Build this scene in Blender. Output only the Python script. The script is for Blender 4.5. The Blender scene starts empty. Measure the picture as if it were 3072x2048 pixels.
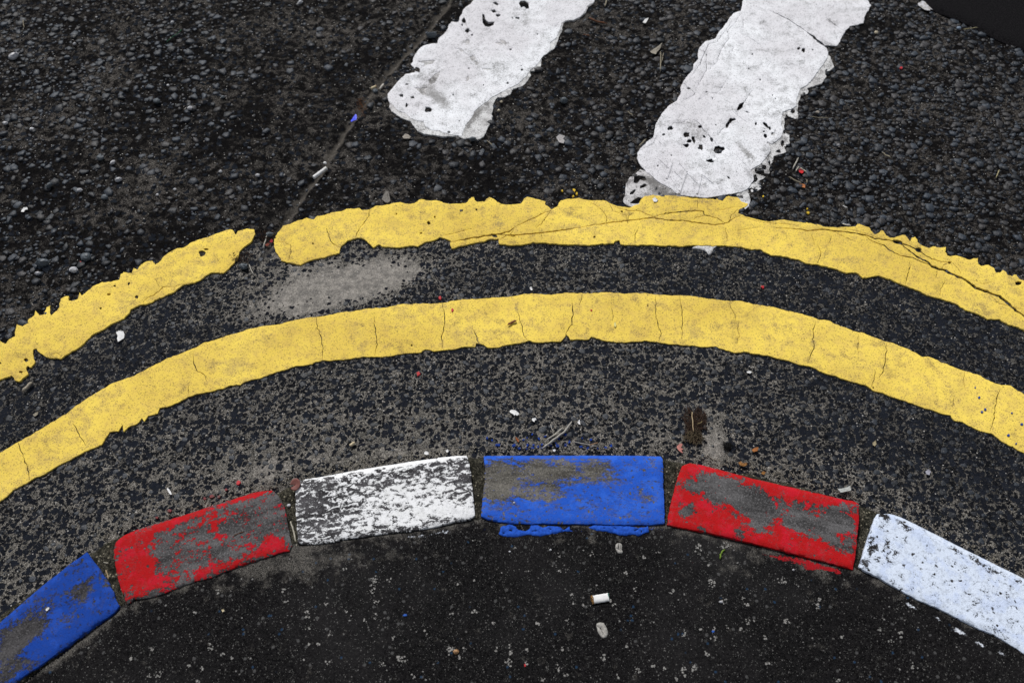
import bpy, math, random
import numpy as np
from mathutils import Vector
from mathutils.geometry import delaunay_2d_cdt

S = bpy.context.scene
COL = S.collection
R = math.radians
random.seed(7)
RNG = np.random.default_rng(7)

# ------------------------------------------------------------------ camera
CAM_H, TILT, LENS = 1.40, R(36), 35.0
cam = bpy.data.cameras.new('camera')
cam_o = bpy.data.objects.new('camera', cam)
COL.objects.link(cam_o)
cam_o.location = (0, 0, CAM_H)
cam_o.rotation_euler = (TILT, 0, 0)
cam.lens, cam.sensor_width = LENS, 36.0
cam.clip_start, cam.clip_end = 0.05, 500
cam.dof.use_dof = True
cam.dof.focus_distance = 1.68
cam.dof.aperture_fstop = 5.0
S.camera = cam_o

# ------------------------------------------------------------------ sky, sun, exposure
SUN_EL, SUN_AZ = R(48), R(-22)          # azimuth measured from +Y, negative = to the left
w = bpy.data.worlds.new('World'); S.world = w; w.use_nodes = True
nt = w.node_tree; nt.nodes.clear()
sky = nt.nodes.new('ShaderNodeTexSky'); sky.sky_type = 'NISHITA'; sky.sun_disc = False
sky.sun_elevation = SUN_EL; sky.sun_rotation = SUN_AZ
hs = nt.nodes.new('ShaderNodeHueSaturation'); hs.inputs['Saturation'].default_value = 0.30
bg = nt.nodes.new('ShaderNodeBackground'); bg.inputs['Strength'].default_value = 0.055
wo = nt.nodes.new('ShaderNodeOutputWorld')
nt.links.new(sky.outputs[0], hs.inputs['Color']); nt.links.new(hs.outputs[0], bg.inputs[0]); nt.links.new(bg.outputs[0], wo.inputs[0])
sun = bpy.data.lights.new('sun', 'SUN'); sun.energy = 2.2; sun.angle = R(10); sun.color = (1.0, 0.975, 0.94)
sun_o = bpy.data.objects.new('sun', sun); COL.objects.link(sun_o)
d = Vector((math.sin(SUN_AZ) * math.cos(SUN_EL), math.cos(SUN_AZ) * math.cos(SUN_EL), math.sin(SUN_EL)))
sun_o.rotation_euler = d.to_track_quat('Z', 'Y').to_euler(); sun_o.location = d * 5
S.view_settings.view_transform = 'Standard'; S.view_settings.look = 'None'
S.view_settings.gamma = 1; S.view_settings.use_curve_mapping = False
S.view_settings.exposure = 0.56

# ------------------------------------------------------------------ measuring the ground through the lens
FPX = LENS / 36.0 * 3072
ct, st = math.cos(TILT), math.sin(TILT)
def P(px, py, z=0.0):
    """image position (3072 wide survey grid) -> ground position at height z"""
    x = (np.asarray(px, float) - 1536) / FPX; y = -(np.asarray(py, float) - 1024) / FPX
    dy = y * ct + st; dz = y * st - ct
    t = (z - CAM_H) / dz
    return x * t, dy * t
def Q(x, y, z=0.0):
    """ground position -> survey grid"""
    zz = z - CAM_H
    cz = -(-st * y + ct * zz)          # depth
    cy = ct * y + st * zz
    return 1536 + FPX * x / cz, 1024 - FPX * cy / cz
K = 2.2963
OFF = {(c, r): (1024 * c, 683 * r) for c in range(3) for r in range(3)}
def T(c, r, pts, z=0.0):
    """points noted on tile (c, r) of the survey"""
    ox, oy = OFF[(c, r)]
    a = np.array([(p[0], p[1]) for p in pts], float)
    X, Y = P(ox + a[:, 0] / K, oy + a[:, 1] / K, z)
    return list(zip(X.tolist(), Y.tolist()))
def F(ox, oy, k, pts, z=0.0):
    a = np.array([(p[0], p[1]) for p in pts], float)
    X, Y = P(ox + a[:, 0] / k, oy + a[:, 1] / k, z)
    return list(zip(X.tolist(), Y.tolist()))

# ------------------------------------------------------------------ numpy noise
TAB = RNG.random((256, 256))
def vn(x, y, s=0):
    x = np.asarray(x, float) + s * 17.31; y = np.asarray(y, float) + s * 9.77
    xi = np.floor(x).astype(int); yi = np.floor(y).astype(int)
    fx = x - xi; fy = y - yi
    fx = fx * fx * (3 - 2 * fx); fy = fy * fy * (3 - 2 * fy)
    a = TAB[xi % 256, yi % 256]; b = TAB[(xi + 1) % 256, yi % 256]
    c = TAB[xi % 256, (yi + 1) % 256]; e = TAB[(xi + 1) % 256, (yi + 1) % 256]
    return (a * (1 - fx) + b * fx) * (1 - fy) + (c * (1 - fx) + e * fx) * fy
def fbm(x, y, sc, octv=4, s=0, g=0.5):
    o = 0; a = 1; t = 0
    for i in range(octv):
        o = o + a * vn(x * sc, y * sc, s + i * 3.1); t += a; a *= g; sc *= 2.03
    return o / t
def sm(a, b, x):
    t = np.clip((x - a) / (b - a), 0, 1); return t * t * (3 - 2 * t)

# ------------------------------------------------------------------ object helpers
def tag(o, label=None, cat=None, group=None, kind=None):
    if label: o['label'] = label
    if cat: o['category'] = cat
    if group: o['group'] = group
    if kind: o['kind'] = kind
    return o
def mk(name, V, Fc, mat, parent=None, attrs=None, smooth=True):
    me = bpy.data.meshes.new(name)
    V = np.asarray(V, np.float32).reshape(-1, 3)
    if isinstance(Fc, np.ndarray):
        n = Fc.shape[1]
        me.vertices.add(len(V)); me.vertices.foreach_set('co', V.ravel())
        me.loops.add(Fc.size); me.loops.foreach_set('vertex_index', Fc.ravel().astype(np.int32))
        me.polygons.add(len(Fc)); me.polygons.foreach_set('loop_start', np.arange(0, Fc.size, n, dtype=np.int32))
        me.update(calc_edges=True)
    else:
        me.from_pydata(V.tolist(), [], Fc)
    for k, v in (attrs or {}).items():
        v = np.asarray(v, np.float32)
        if v.ndim == 2:
            at = me.attributes.new(k, 'FLOAT_VECTOR', 'POINT'); at.data.foreach_set('vector', v.ravel())
        else:
            at = me.attributes.new(k, 'FLOAT', 'POINT'); at.data.foreach_set('value', v)
    if smooth: me.polygons.foreach_set('use_smooth', np.ones(len(me.polygons), bool))
    me.materials.append(mat); me.validate()
    o = bpy.data.objects.new(name, me); COL.objects.link(o)
    if parent: o.parent = parent
    return o
def centred(o):
    """put the origin at the middle of the thing"""
    me = o.data; n = len(me.vertices); a = np.empty(n * 3, np.float32); me.vertices.foreach_get('co', a)
    a = a.reshape(-1, 3); c = a.mean(0); c[2] = a[:, 2].min(); a -= c
    me.vertices.foreach_set('co', a.ravel()); o.location = c.tolist(); me.update(); return o

# ------------------------------------------------------------------ node helpers
class M:
    def __init__(s, name):
        s.m = bpy.data.materials.new(name); s.m.use_nodes = True
        s.t = s.m.node_tree; s.t.nodes.clear(); s.L = s.t.links.new
        s.co = s.n('ShaderNodeTexCoord').outputs['Object']
        g = s.n('ShaderNodeNewGeometry'); s.pos = g.outputs['Position']
    def n(s, k): return s.t.nodes.new(k)
    def put(s, sock, v):
        if isinstance(v, bpy.types.NodeSocket): s.L(v, sock)
        elif v is not None:
            if sock.type == 'RGBA' and isinstance(v, (tuple, list)) and len(v) == 3: v = (*v, 1)
            sock.default_value = v
    def math(s, op, a, b=None, c=None, clamp=False):
        q = s.n('ShaderNodeMath'); q.operation = op; q.use_clamp = clamp
        s.put(q.inputs[0], a); s.put(q.inputs[1], b)
        if c is not None: s.put(q.inputs[2], c)
        return q.outputs[0]
    def vmath(s, op, a, b=None, sc=None):
        q = s.n('ShaderNodeVectorMath'); q.operation = op
        s.put(q.inputs[0], a)
        if b is not None: s.put(q.inputs[1], b)
        if sc is not None: s.put(q.inputs['Scale'], sc)
        return q.outputs[0]
    def attr(s, k, vec=False):
        q = s.n('ShaderNodeAttribute'); q.attribute_name = k
        return q.outputs['Vector'] if vec else q.outputs['Fac']
    def noise(s, sc, det=2, rough=0.5, vec=None, color=False, dist=0.0):
        q = s.n('ShaderNodeTexNoise'); s.put(q.inputs['Vector'], vec if vec is not None else s.pos)
        q.inputs['Scale'].default_value = sc; q.inputs['Detail'].default_value = det
        q.inputs['Roughness'].default_value = rough; q.inputs['Distortion'].default_value = dist
        return q.outputs[1] if color else q.outputs[0]
    def voro(s, sc, vec=None, feature='F1', rnd=1.0):
        q = s.n('ShaderNodeTexVoronoi'); q.voronoi_dimensions = '2D'; q.feature = feature
        s.put(q.inputs['Vector'], vec if vec is not None else s.pos)
        q.inputs['Scale'].default_value = sc; q.inputs['Randomness'].default_value = rnd
        return q
    def step(s, x, lo, hi, a=0.0, b=1.0):
        q = s.n('ShaderNodeMapRange'); q.interpolation_type = 'SMOOTHSTEP'
        s.put(q.inputs['Value'], x); s.put(q.inputs['From Min'], lo); s.put(q.inputs['From Max'], hi)
        q.inputs['To Min'].default_value = a; q.inputs['To Max'].default_value = b
        return q.outputs[0]
    def lin(s, x, lo, hi, a=0.0, b=1.0):
        q = s.n('ShaderNodeMapRange'); s.put(q.inputs['Value'], x)
        q.inputs['From Min'].default_value = lo; q.inputs['From Max'].default_value = hi
        q.inputs['To Min'].default_value = a; q.inputs['To Max'].default_value = b
        return q.outputs[0]
    def mix(s, f, a, b, mode='MIX'):
        q = s.n('ShaderNodeMix'); q.data_type = 'RGBA'; q.blend_type = mode
        s.put(q.inputs[0], f); s.put(q.inputs[6], a); s.put(q.inputs[7], b)
        return q.outputs[2]
    def warp(s, sc, amt, vec=None):
        v = vec if vec is not None else s.pos
        nz = s.noise(sc, 2, .5, v, color=True)
        return s.vmath('ADD', v, s.vmath('SCALE', s.vmath('SUBTRACT', nz, (.5, .5, .5)), sc=amt))
    def sep(s, c, i=0):
        q = s.n('ShaderNodeSeparateXYZ'); s.put(q.inputs[0], c); return q.outputs[i]
    def out(s, col, rough=0.85, h=None, dist=0.001, strength=1.0, spec=0.25, sub=None):
        b = s.n('ShaderNodeBsdfPrincipled'); s.put(b.inputs['Base Color'], col); s.put(b.inputs['Roughness'], rough)
        s.put(b.inputs['Specular IOR Level'], spec)
        if h is not None:
            q = s.n('ShaderNodeBump'); q.inputs['Distance'].default_value = dist; q.inputs['Strength'].default_value = strength
            s.put(q.inputs['Height'], h); s.L(q.outputs[0], b.inputs['Normal'])
        o = s.n('ShaderNodeOutputMaterial'); s.L(b.outputs[0], o.inputs[0]); return s.m

# ------------------------------------------------------------------ materials
def mat_road():
    m = M('road_asphalt')
    fine, dust, bare, joint = m.attr('fine'), m.attr('dust'), m.attr('bare'), m.attr('joint')
    grain = m.noise(560, 3, .75)
    g2 = m.noise(900, 1, .5)
    wv = m.warp(170, .0075)
    def chips(sc, thr, seed, r0=.22, r1=.36):
        v = m.voro(sc, m.vmath('ADD', wv, (seed, seed * .7, 0)))
        r = m.sep(v.outputs['Color'], 0); r2 = m.sep(v.outputs['Color'], 1)
        rad = m.math('MULTIPLY_ADD', r2, r1, r0)
        inside = m.math('SUBTRACT', rad, v.outputs['Distance'])
        return m.math('MULTIPLY', m.step(inside, -.03, .04), m.step(r, thr, m.math('ADD', thr, .03))), r2
    big = m.math('MULTIPLY', m.math('ADD', bare, m.math('MULTIPLY', m.lin(m.noise(30, 4, .6), .35, .65, -.3, .3), m.step(bare, .05, .5))), .56)
    patch = m.noise(22, 5, .62)
    pl = m.lin(patch, .3, .7, -.22, .22)
    dd = m.math('ADD', dust, pl)
    thrA = m.math('ADD', m.math('MULTIPLY_ADD', dd, .30, .24), big)
    thrB = m.math('ADD', m.math('MULTIPLY_ADD', dd, .50, .10), big)
    thrC = m.math('ADD', m.math('MULTIPLY_ADD', dd, .95, .34), big)
    cA, rA = chips(92, thrA, 0.0, .20, .40)
    cB, rB = chips(165, thrB, 3.3, .22, .38)
    cC, rC = chips(320, thrC, 7.7, .25, .35)
    chip = m.math('MAXIMUM', m.math('MAXIMUM', cA, cB), cC)
    ccol = m.mix(rA, (.0050, .0056, .0078), (.015, .018, .026))
    ccol = m.mix(m.math('MULTIPLY', m.step(m.noise(400, 3, .8), .50, .68), .55), ccol, (.045, .045, .048))
    grit = m.mix(m.step(grain, .42, .60), (.028, .0265, .025), (.25, .236, .213))
    grit = m.mix(m.step(g2, .60, .66), grit, (.44, .42, .39))
    grit = m.mix(m.step(g2, .40, .34), grit, (.02, .019, .018))
    gritdk = m.mix(m.step(grain, .38, .62), (.012, .012, .0125), (.140, .134, .125))
    grit = m.mix(m.step(dd, .0, .42), gritdk, grit)
    sand = m.mix(m.step(grain, .34, .64), (.19, .18, .166), (.36, .34, .316))
    grit = m.mix(m.step(m.math('ADD', bare, m.lin(m.math('ADD', patch, grain), .7, 1.3, -.4, .4)), .15, .95), grit, sand)
    grit = m.mix(1.0, grit, m.mix(m.step(m.noise(75, 4, .7), .36, .64), (.66, .66, .66), (1.22, 1.20, 1.17)), 'MULTIPLY')
    finec = m.mix(chip, grit, ccol)
    p1 = m.noise(52, 7, .74, dist=.4)
    p2 = m.noise(6, 2, .5)
    hollow = m.step(m.math('ADD', p1, m.math('MULTIPLY_ADD', p2, .26, -.13)), .455, .60)
    bit = m.mix(m.step(grain, .34, .70), (.0028, .0026, .0028), (.0145, .0134, .0136))
    dirt = m.mix(m.step(grain, .42, .62), (.014, .0128, .0121), (.205, .188, .171))
    coarse = m.mix(m.math('MULTIPLY', hollow, m.step(p2, .25, .7, .35, .95)), bit, dirt)
    v3 = m.voro(74, m.vmath('ADD', m.warp(90, .012), (1.7, 2.2, 0)))
    r3 = m.sep(v3.outputs['Color'], 0); r4 = m.sep(v3.outputs['Color'], 1)
    ch3 = m.math('MULTIPLY', m.step(m.math('SUBTRACT', m.math('MULTIPLY_ADD', r4, .26, .18), v3.outputs['Distance']), -.03, .04), m.step(r3, .55, .60))
    coarse = m.mix(ch3, coarse, m.mix(r4, (.006, .0068, .0095), (.020, .024, .032)))
    col = m.mix(fine, coarse, finec)
    col = m.mix(m.math('MULTIPLY', joint, .95), col, m.mix(grain, (.035, .032, .028), (.19, .172, .152)))
    v5 = m.voro(330); r5 = m.sep(v5.outputs['Color'], 2)
    spk = m.math('MULTIPLY', m.step(m.math('ADD', r5, m.lin(patch, .3, .7, -.012, .012)), .978, .982), m.step(m.math('SUBTRACT', m.math('MULTIPLY_ADD', m.sep(v5.outputs['Color'], 0), .34, .08), v5.outputs['Distance']), -.03, .05))
    col = m.mix(m.math('MULTIPLY', spk, .85), col, (.55, .53, .50))
    hgt = m.math('MULTIPLY', grain, .8)
    hgt = m.math('ADD', hgt, m.mix(fine, m.math('MULTIPLY', ch3, .9), m.math('MULTIPLY', chip, .8)))
    hgt = m.math('ADD', hgt, m.math('MULTIPLY', p1, m.lin(fine, 0, 1, 4.0, .8)))
    return m.out(col, .9, hgt, .0024, 1.0, .03)
def mat_stone():
    m = M('road_stone')
    r = m.attr('rnd')
    g = m.noise(420, 4, .7)
    c = m.mix(m.math('POWER', r, 1.5), (.0065, .0084, .0125), (.062, .083, .115))
    c = m.mix(m.step(r, .972, .975), c, (.16, .155, .15))
    c = m.mix(m.step(r, .60, .62), c, m.mix(r, (.008, .0076, .0085), (.040, .038, .040)))
    c = m.mix(m.math('MULTIPLY', m.step(g, .50, .72), .75), c, (.085, .088, .094))
    c = m.mix(m.step(g, .46, .34), c, m.mix(.6, c, (.003, .003, .004)))
    v = m.voro(520); k = m.math('MULTIPLY', m.step(m.sep(v.outputs['Color'], 0), .93, .95), m.step(v.outputs['Distance'], .4, .2))
    c = m.mix(m.math('MULTIPLY', k, .5), c, (.35, .35, .36))
    return m.out(c, .52, g, .0007, .9, .30)
def mat_marking(name, base, worn, dirt, speck=.5, dots=.6):
    m = M(name)
    gr = m.attr('grime'); f = m.noise(430, 4, .75); big = m.noise(9, 4, .62); mid = m.noise(48, 5, .68); blo = m.noise(20, 4, .6, dist=.6)
    lo = tuple(x * .45 for x in dirt)
    c = m.mix(m.step(mid, .38, .66), base, worn)
    c = m.mix(1.0, c, m.mix(m.step(m.noise(4.5, 3, .6), .34, .64), (.86, .84, .86), (1.05, 1.06, 1.08)), 'MULTIPLY')
    c = m.mix(m.math('MULTIPLY', m.step(m.noise(13, 5, .72, dist=1.0), .52, .66), .45 * speck), c, tuple(a * .5 + b * .5 for a, b in zip(worn, dirt)))
    c = m.mix(m.math('MULTIPLY', m.step(f, .50, .66), .45 * speck), c, dirt)
    grime = m.math('MULTIPLY', m.step(m.math('ADD', m.math('MULTIPLY', big, .5), m.math('MULTIPLY', mid, .5)), .50, .62), m.step(f, .38, .60))
    c = m.mix(m.math('MULTIPLY', grime, .75 * speck), c, dirt)
    stn = m.math('MULTIPLY', m.step(m.math('ADD', m.math('MULTIPLY', blo, .6), m.math('MULTIPLY', mid, .4)), .54, .66), m.step(f, .36, .58))
    c = m.mix(m.math('MULTIPLY', stn, .85 * speck), c, lo)
    gk = m.step(m.math('ADD', m.math('MULTIPLY', gr, .40), m.math('ADD', m.math('MULTIPLY', f, .75), m.math('MULTIPLY', mid, .45))), .70, .98)
    gk = m.math('MULTIPLY', gk, m.step(gr, .03, .35))
    c = m.mix(m.math('MULTIPLY', gk, .8), c, dirt)
    pit = None
    for sc, th, rad, a in ((380, .62, .36, .75), (230, .80, .27, .85), (90, .90, .15, .9)):
        v = m.voro(sc, m.warp(300, .004)); r = m.sep(v.outputs['Color'], 0)
        p = m.math('MULTIPLY', m.step(m.math('ADD', r, m.lin(mid, .3, .7, -.12, .12)), th, th + .06), m.step(v.outputs['Distance'], rad, rad * .55))
        p = m.math('MULTIPLY', p, a * dots)
        c = m.mix(p, c, lo)
        pit = p if pit is None else m.math('MAXIMUM', pit, p)
    h = m.math('ADD', m.math('MULTIPLY', f, .7), m.math('MULTIPLY', pit, -1.2))
    h = m.math('ADD', h, m.math('MULTIPLY', mid, .35))
    return m.out(c, .85, h, .0006, .7, .08)
def mat_kerb(name, paint, paint2, sx, sy, scale=1.0, soft=.012, bare=(.085, .083, .085), fw=.38, pits=.10):
    m = M(name)
    uv = m.attr('kuv', True); cov = m.attr('cov')
    v = m.vmath('MULTIPLY', uv, (sx, sy, 1))
    n1 = m.noise(34 * scale, 8, .70, v, dist=.5); n2 = m.noise(150 * scale, 5, .75, v)
    n = m.math('ADD', m.math('MULTIPLY', n1, 1 - fw), m.math('MULTIPLY', n2, fw))
    lvl = m.lin(cov, 0, 1, .390, .630)
    g = m.noise(430, 4, .78); cl = m.noise(24, 5, .65, m.vmath('MULTIPLY', uv, (.5, 1.6, 1)))
    vp = m.voro(170, m.warp(240, .006)); rp_ = m.sep(vp.outputs['Color'], 0); rq = m.sep(vp.outputs['Color'], 1)
    chipd = m.math('MULTIPLY', m.step(m.math('ADD', rp_, m.lin(n1, .3, .7, -.08, .08)), 1 - pits, 1 - pits + .02), m.step(m.math('SUBTRACT', m.math('MULTIPLY_ADD', rq, .36, .06), vp.outputs['Distance']), -.03, .05))
    mask = m.math('MULTIPLY', m.step(m.math('SUBTRACT', lvl, n), -soft, soft), m.math('SUBTRACT', 1, chipd))
    mask = m.math('MULTIPLY', mask, m.step(m.math('ADD', g, m.math('MULTIPLY', n1, .3)), .90, .84))
    conc = m.mix(m.step(cl, .36, .66), tuple(x * .52 for x in bare), tuple(x * 1.45 for x in bare))
    conc = m.mix(m.math('MULTIPLY', m.step(g, .52, .66), .8), conc, tuple(x * 2.6 for x in bare))
    conc = m.mix(m.math('MULTIPLY', m.step(g, .46, .34), .8), conc, (.014, .014, .015))
    pc = m.mix(m.step(m.noise(38, 4, .6), .50, .60), paint, paint2)
    film = m.math('MULTIPLY', m.step(m.math('ADD', m.noise(200, 5, .75), m.lin(n1, .35, .65, -.06, .06)), .48, .64), .60)
    pc = m.mix(film, pc, m.mix(.45, pc, conc))
    pc = m.mix(m.math('MULTIPLY', m.step(g, .42, .32), .7), pc, tuple(x * .35 for x in paint))
    c = m.mix(mask, conc, pc)
    h = m.math('ADD', m.math('MULTIPLY', mask, .7), m.math('MULTIPLY', g, 1.2))
    return m.out(c, m.lin(mask, 0, 1, .9, .8), h, .0008, .9, .05)
def mat_pave():
    m = M('pavement_asphalt')
    g = m.noise(800, 3, .75); f = m.noise(260, 3, .6); big = m.noise(5, 4, .6); mid = m.noise(45, 5, .65)
    dust = m.attr('dust'); red = m.attr('red'); wht = m.attr('white'); blu = m.attr('blue')
    c = m.mix(m.step(f, .38, .64), (.0034, .0033, .0038), (.0105, .0100, .0108))
    c = m.mix(m.math('MULTIPLY', m.step(g, .55, .66), .8), c, (.050, .048, .046))
    c = m.mix(m.math('MULTIPLY', m.step(big, .45, .7), .35), c, (.032, .031, .032))
    for sc, th, col, a in ((300, .965, (.16, .155, .15), .7), (620, .92, (.20, .20, .19), .65), (120, .965, (.10, .10, .10), .6), (150, .985, (.02, .05, .10), .7)):
        v = m.voro(sc, m.warp(400, .003)); r = m.sep(v.outputs['Color'], 1)
        k = m.math('MULTIPLY', m.step(r, th, th + .006), m.step(v.outputs['Distance'], .36, .18))
        c = m.mix(m.math('MULTIPLY', k, a), c, col)
    dm = m.step(m.math('ADD', dust, m.lin(mid, .3, .7, -.6, .6)), .30, .95)
    c = m.mix(m.math('MULTIPLY', dm, m.step(g, .40, .62)), c, (.155, .145, .130))
    pn = m.math('ADD', m.math('MULTIPLY', mid, .45), m.math('MULTIPLY', f, .55))
    for a, col in ((red, (.36, .012, .018)), (wht, (.72, .76, .84)), (blu, (.02, .09, .55))):
        mk_ = m.math('MULTIPLY', m.step(m.math('SUBTRACT', m.lin(a, 0, 1, .25, .66), pn), -.02, .12), m.step(g, .30, .50))
        c = m.mix(mk_, c, col)
    h = m.math('ADD', m.math('MULTIPLY', f, .9), m.math('MULTIPLY', g, .5))
    return m.out(c, .92, h, .0012, .9, .03)
def mat_mortar():
    m = M('joint_mortar')
    g = m.noise(420, 4, .8); f = m.noise(70, 5, .7); big = m.noise(16, 3, .5)
    c = m.mix(m.step(g, .40, .58), (.005, .005, .004), (.095, .088, .066))
    c = m.mix(m.step(g, .60, .66), c, (.34, .31, .23))
    c = m.mix(m.math('MULTIPLY', m.step(f, .45, .60), .8), c, (.009, .0095, .0065))
    v = m.voro(230); k = m.math('MULTIPLY', m.step(m.sep(v.outputs['Color'], 0), .90, .92), m.step(v.outputs['Distance'], .34, .22))
    c = m.mix(m.math('MULTIPLY', k, .7), c, (.42, .38, .28))
    return m.out(c, .92, m.math('ADD', g, f), .003, 1.0, .1)
def mat_plain(name, a, b=None, rough=.75, sc=300, spec=.25, bump=.0004):
    m = M(name)
    b = b or tuple(x * .6 for x in a)
    n = m.noise(sc, 4, .6)
    return m.out(m.mix(m.step(n, .35, .68), a, b), rough, n, bump, .8, spec)

ROAD, STONE, PAVE, MORTAR = mat_road(), mat_stone(), mat_pave(), mat_mortar()
YEL = mat_marking('yellow_thermoplastic', (.90, .67, .115), (.81, .585, .125), (.27, .205, .115), .62, .62)
WHT = mat_marking('white_thermoplastic', (.86, .87, .89), (.78, .79, .81), (.22, .215, .21), .62, .62)
WHTD = mat_marking('grey_thermoplastic', (.72, .72, .71), (.55, .545, .54), (.12, .115, .11), 1.0, .8)

# ------------------------------------------------------------------ curves read off the survey (2352-wide copy)
D = 3072 / 2352.
def cur(pts):
    a = np.array(pts, float) * D
    return lambda x: np.interp(x, a[:, 0], a[:, 1])
kerb_back = cur([(-900, 2500), (-400, 1960), (-50, 1640), (60, 1566), (150, 1500), (270, 1405), (290, 1385), (480, 1310), (672, 1252), (880, 1225), (1095, 1196), (1300, 1202), (1535, 1203), (1740, 1258), (1958, 1306), (2110, 1372), (2352, 1492), (2600, 1640), (3300, 2150)])
kerb_front = cur([(-900, 2200), (-400, 1700), (-50, 1440), (0, 1400), (195, 1270), (250, 1235), (430, 1175), (640, 1120), (700, 1095), (890, 1062), (1090, 1042), (1300, 1038), (1520, 1040), (1580, 1055), (1800, 1100), (1975, 1150), (2050, 1178), (2352, 1322), (2600, 1460), (3300, 1900)])
up_mid = cur([(-900, 1500), (-100, 900), (0, 830), (300, 680), (560, 560), (640, 560), (900, 512), (1300, 510), (1700, 505), (1900, 560), (2100, 610), (2352, 700), (2600, 830), (3300, 1250)])
def gauss(px, py, lst):
    o = 0
    for cx, cy, rx, ry, rot, a in lst:
        c, s = math.cos(R(rot)), math.sin(R(rot))
        dx = px / D - cx; dy = py / D - cy
        u = (dx * c + dy * s) / rx; v = (-dx * s + dy * c) / ry
        o = o + a * np.exp(-(u * u + v * v) ** 1.5)
    return o

def axis(lo, hi, stp, far):
    core = np.arange(lo, hi + stp / 2, stp)
    e = []; q = stp
    v = 0
    while v < far:
        q *= 1.35; v += q; e.append(v)
    e = np.array(e)
    return np.concatenate([(lo - e)[::-1], core, hi + e])
def grid(xs, ys):
    X, Y = np.meshgrid(xs, ys)
    nx, ny = len(xs), len(ys)
    i = np.arange(nx * ny).reshape(ny, nx)
    Fq = np.stack([i[:-1, :-1], i[:-1, 1:], i[1:, 1:], i[1:, :-1]], -1).reshape(-1, 4)
    return X.ravel(), Y.ravel(), Fq
def seg_dist(px, py, poly, closed=False):
    a = np.array(poly, float); b = np.roll(a, -1, 0) if closed else a[1:]
    if not closed: a = a[:-1]
    o = np.full(px.shape, 1e9)
    for (x0, y0), (x1, y1) in zip(a, b):
        dx, dy = x1 - x0, y1 - y0; L = dx * dx + dy * dy + 1e-12
        t = np.clip(((px - x0) * dx + (py - y0) * dy) / L, 0, 1)
        o = np.minimum(o, np.hypot(px - x0 - t * dx, py - y0 - t * dy))
    return o

# diagonal construction joint in the carriageway
JOINT = [(x * D, y * D) for x, y in [(1075, -60), (1020, 20), (985, 70), (930, 125), (880, 180), (850, 215), (815, 270), (790, 305), (765, 345), (735, 400), (700, 440), (665, 495), (635, 540), (600, 600)]]
JW = [P(x, y) for x, y in JOINT]; JW = [(float(a), float(b)) for a, b in JW]

def road_fields(X, Y):
    px, py = Q(X, Y)
    um = up_mid(px); kf = kerb_front(px)
    fine = sm(-25, 25, py - um + (fbm(X, Y, 30, 3, 5) - .5) * 90)
    dxu, dyu = px / D, py / D
    kd = (kf - py) / D                                  # distance above the kerb line
    dust = .22 + .18 * sm(420, 60, kd) + .36 * sm(75, 5, kd) - .20 * sm(1350, 2300, dxu) + .10 * sm(.5, 1, vn(X * 9, Y * 9, 4))
    dust = dust + gauss(px, py, [(760, 640, 230, 75, -10, .6), (560, 1060, 240, 60, -20, .28), (960, 1010, 170, 60, -5, .35), (1640, 1010, 40, 90, 0, .6),
                                 (660, 520, 70, 60, -50, .45), (1250, 960, 300, 80, 0, .12), (1850, 700, 500, 70, 20, -.06), (150, 900, 300, 70, -30, -.15),
                                 (2200, 1000, 300, 120, 20, -.15), (720, 1010, 200, 60, -12, .15)])
    bare = gauss(px, py, [(740, 675, 190, 46, -14, 1.05), (870, 628, 120, 42, -8, .7), (690, 590, 80, 60, -40, .6), (600, 1085, 150, 26, -17, .55), (960, 1036, 120, 14, -5, .35), (1280, 1025, 100, 12, 0, .25), (1640, 1020, 26, 55, 5, .8), (700, 470, 30, 50, 20, .5)])
    jd = seg_dist(X, Y, JW)
    joint = sm(.0085, .0035, jd + (fbm(X, Y, 80, 4, 8) - .5) * .016) * sm(.32, .50, fbm(X, Y, 16, 3, 9) + .06) * sm(620, 540, dyu)
    return px, py, fine, dust, bare, joint, jd
def road_height(X, Y, fine, joint, jd):
    near = (np.abs(X) < 2) & (Y > -.5) & (Y < 3)
    a = (fbm(X, Y, 36, 5, 1, .62) - .5) * .0105 * (1 - .45 * sm(-.2, .5, X)) + (fbm(X, Y, 9, 2, 2) - .5) * .003
    b = (fbm(X, Y, 130, 3, 3) - .5) * .0009 + (fbm(X, Y, 8, 2, 2) - .5) * .0012
    z = a * (1 - fine) + b * fine - .001
    z -= .0050 * sm(.009, .001, jd + (fbm(X, Y, 70, 3, 18) - .5) * .012) * (1 - fine * .8)
    # small hole left of the white bar
    hx, hy = P(815, 285)
    z -= .008 * np.exp(-(((X - hx) / .010) ** 2 + ((Y - hy) / .014) ** 2))
    return np.where(near, z, -.001)

xs = axis(-1.32, 1.32, .0032, 30); ys = axis(.30, 2.12, .0032, 30)
X, Y, Fq = grid(xs, ys)
px, py, fine, dust, bare, joint, jd = road_fields(X, Y)
inview = (Y > -.3)
fine = np.where(Y > .1, fine, 1.0)
Z = road_height(X, Y, fine, joint, jd)
road = mk('road', np.stack([X, Y, Z], -1), Fq, ROAD, attrs=dict(fine=fine, dust=np.clip(dust, 0, 1.2), bare=np.clip(bare, 0, 1.2), joint=joint))
tag(road, 'dark worn asphalt road with dusty grit and stone chips', 'road', kind='structure')

# pavement inside the kerb line
PZ, KZ, BZ = .018, .0225, .010
xs = axis(-1.0, 1.0, .0032, 30); ys = axis(.28, .98, .0032, 3)
ys = ys[ys < .99]; 
lo = [.28]; q = .0032
while lo[-1] > -30: q *= 1.35; lo.append(lo[-1] - q)
ys = np.concatenate([np.array(lo[1:])[::-1], np.arange(.28, .99, .0032)])
X, Y, Fq = grid(xs, ys)
px, py = Q(X, Y, PZ)
vis = Y > .15
bx = np.array([(-3000), 6000.])
kb = kerb_back(px)
jit = (fbm(X, Y, 60, 3, 12) - .5) * 14
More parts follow.
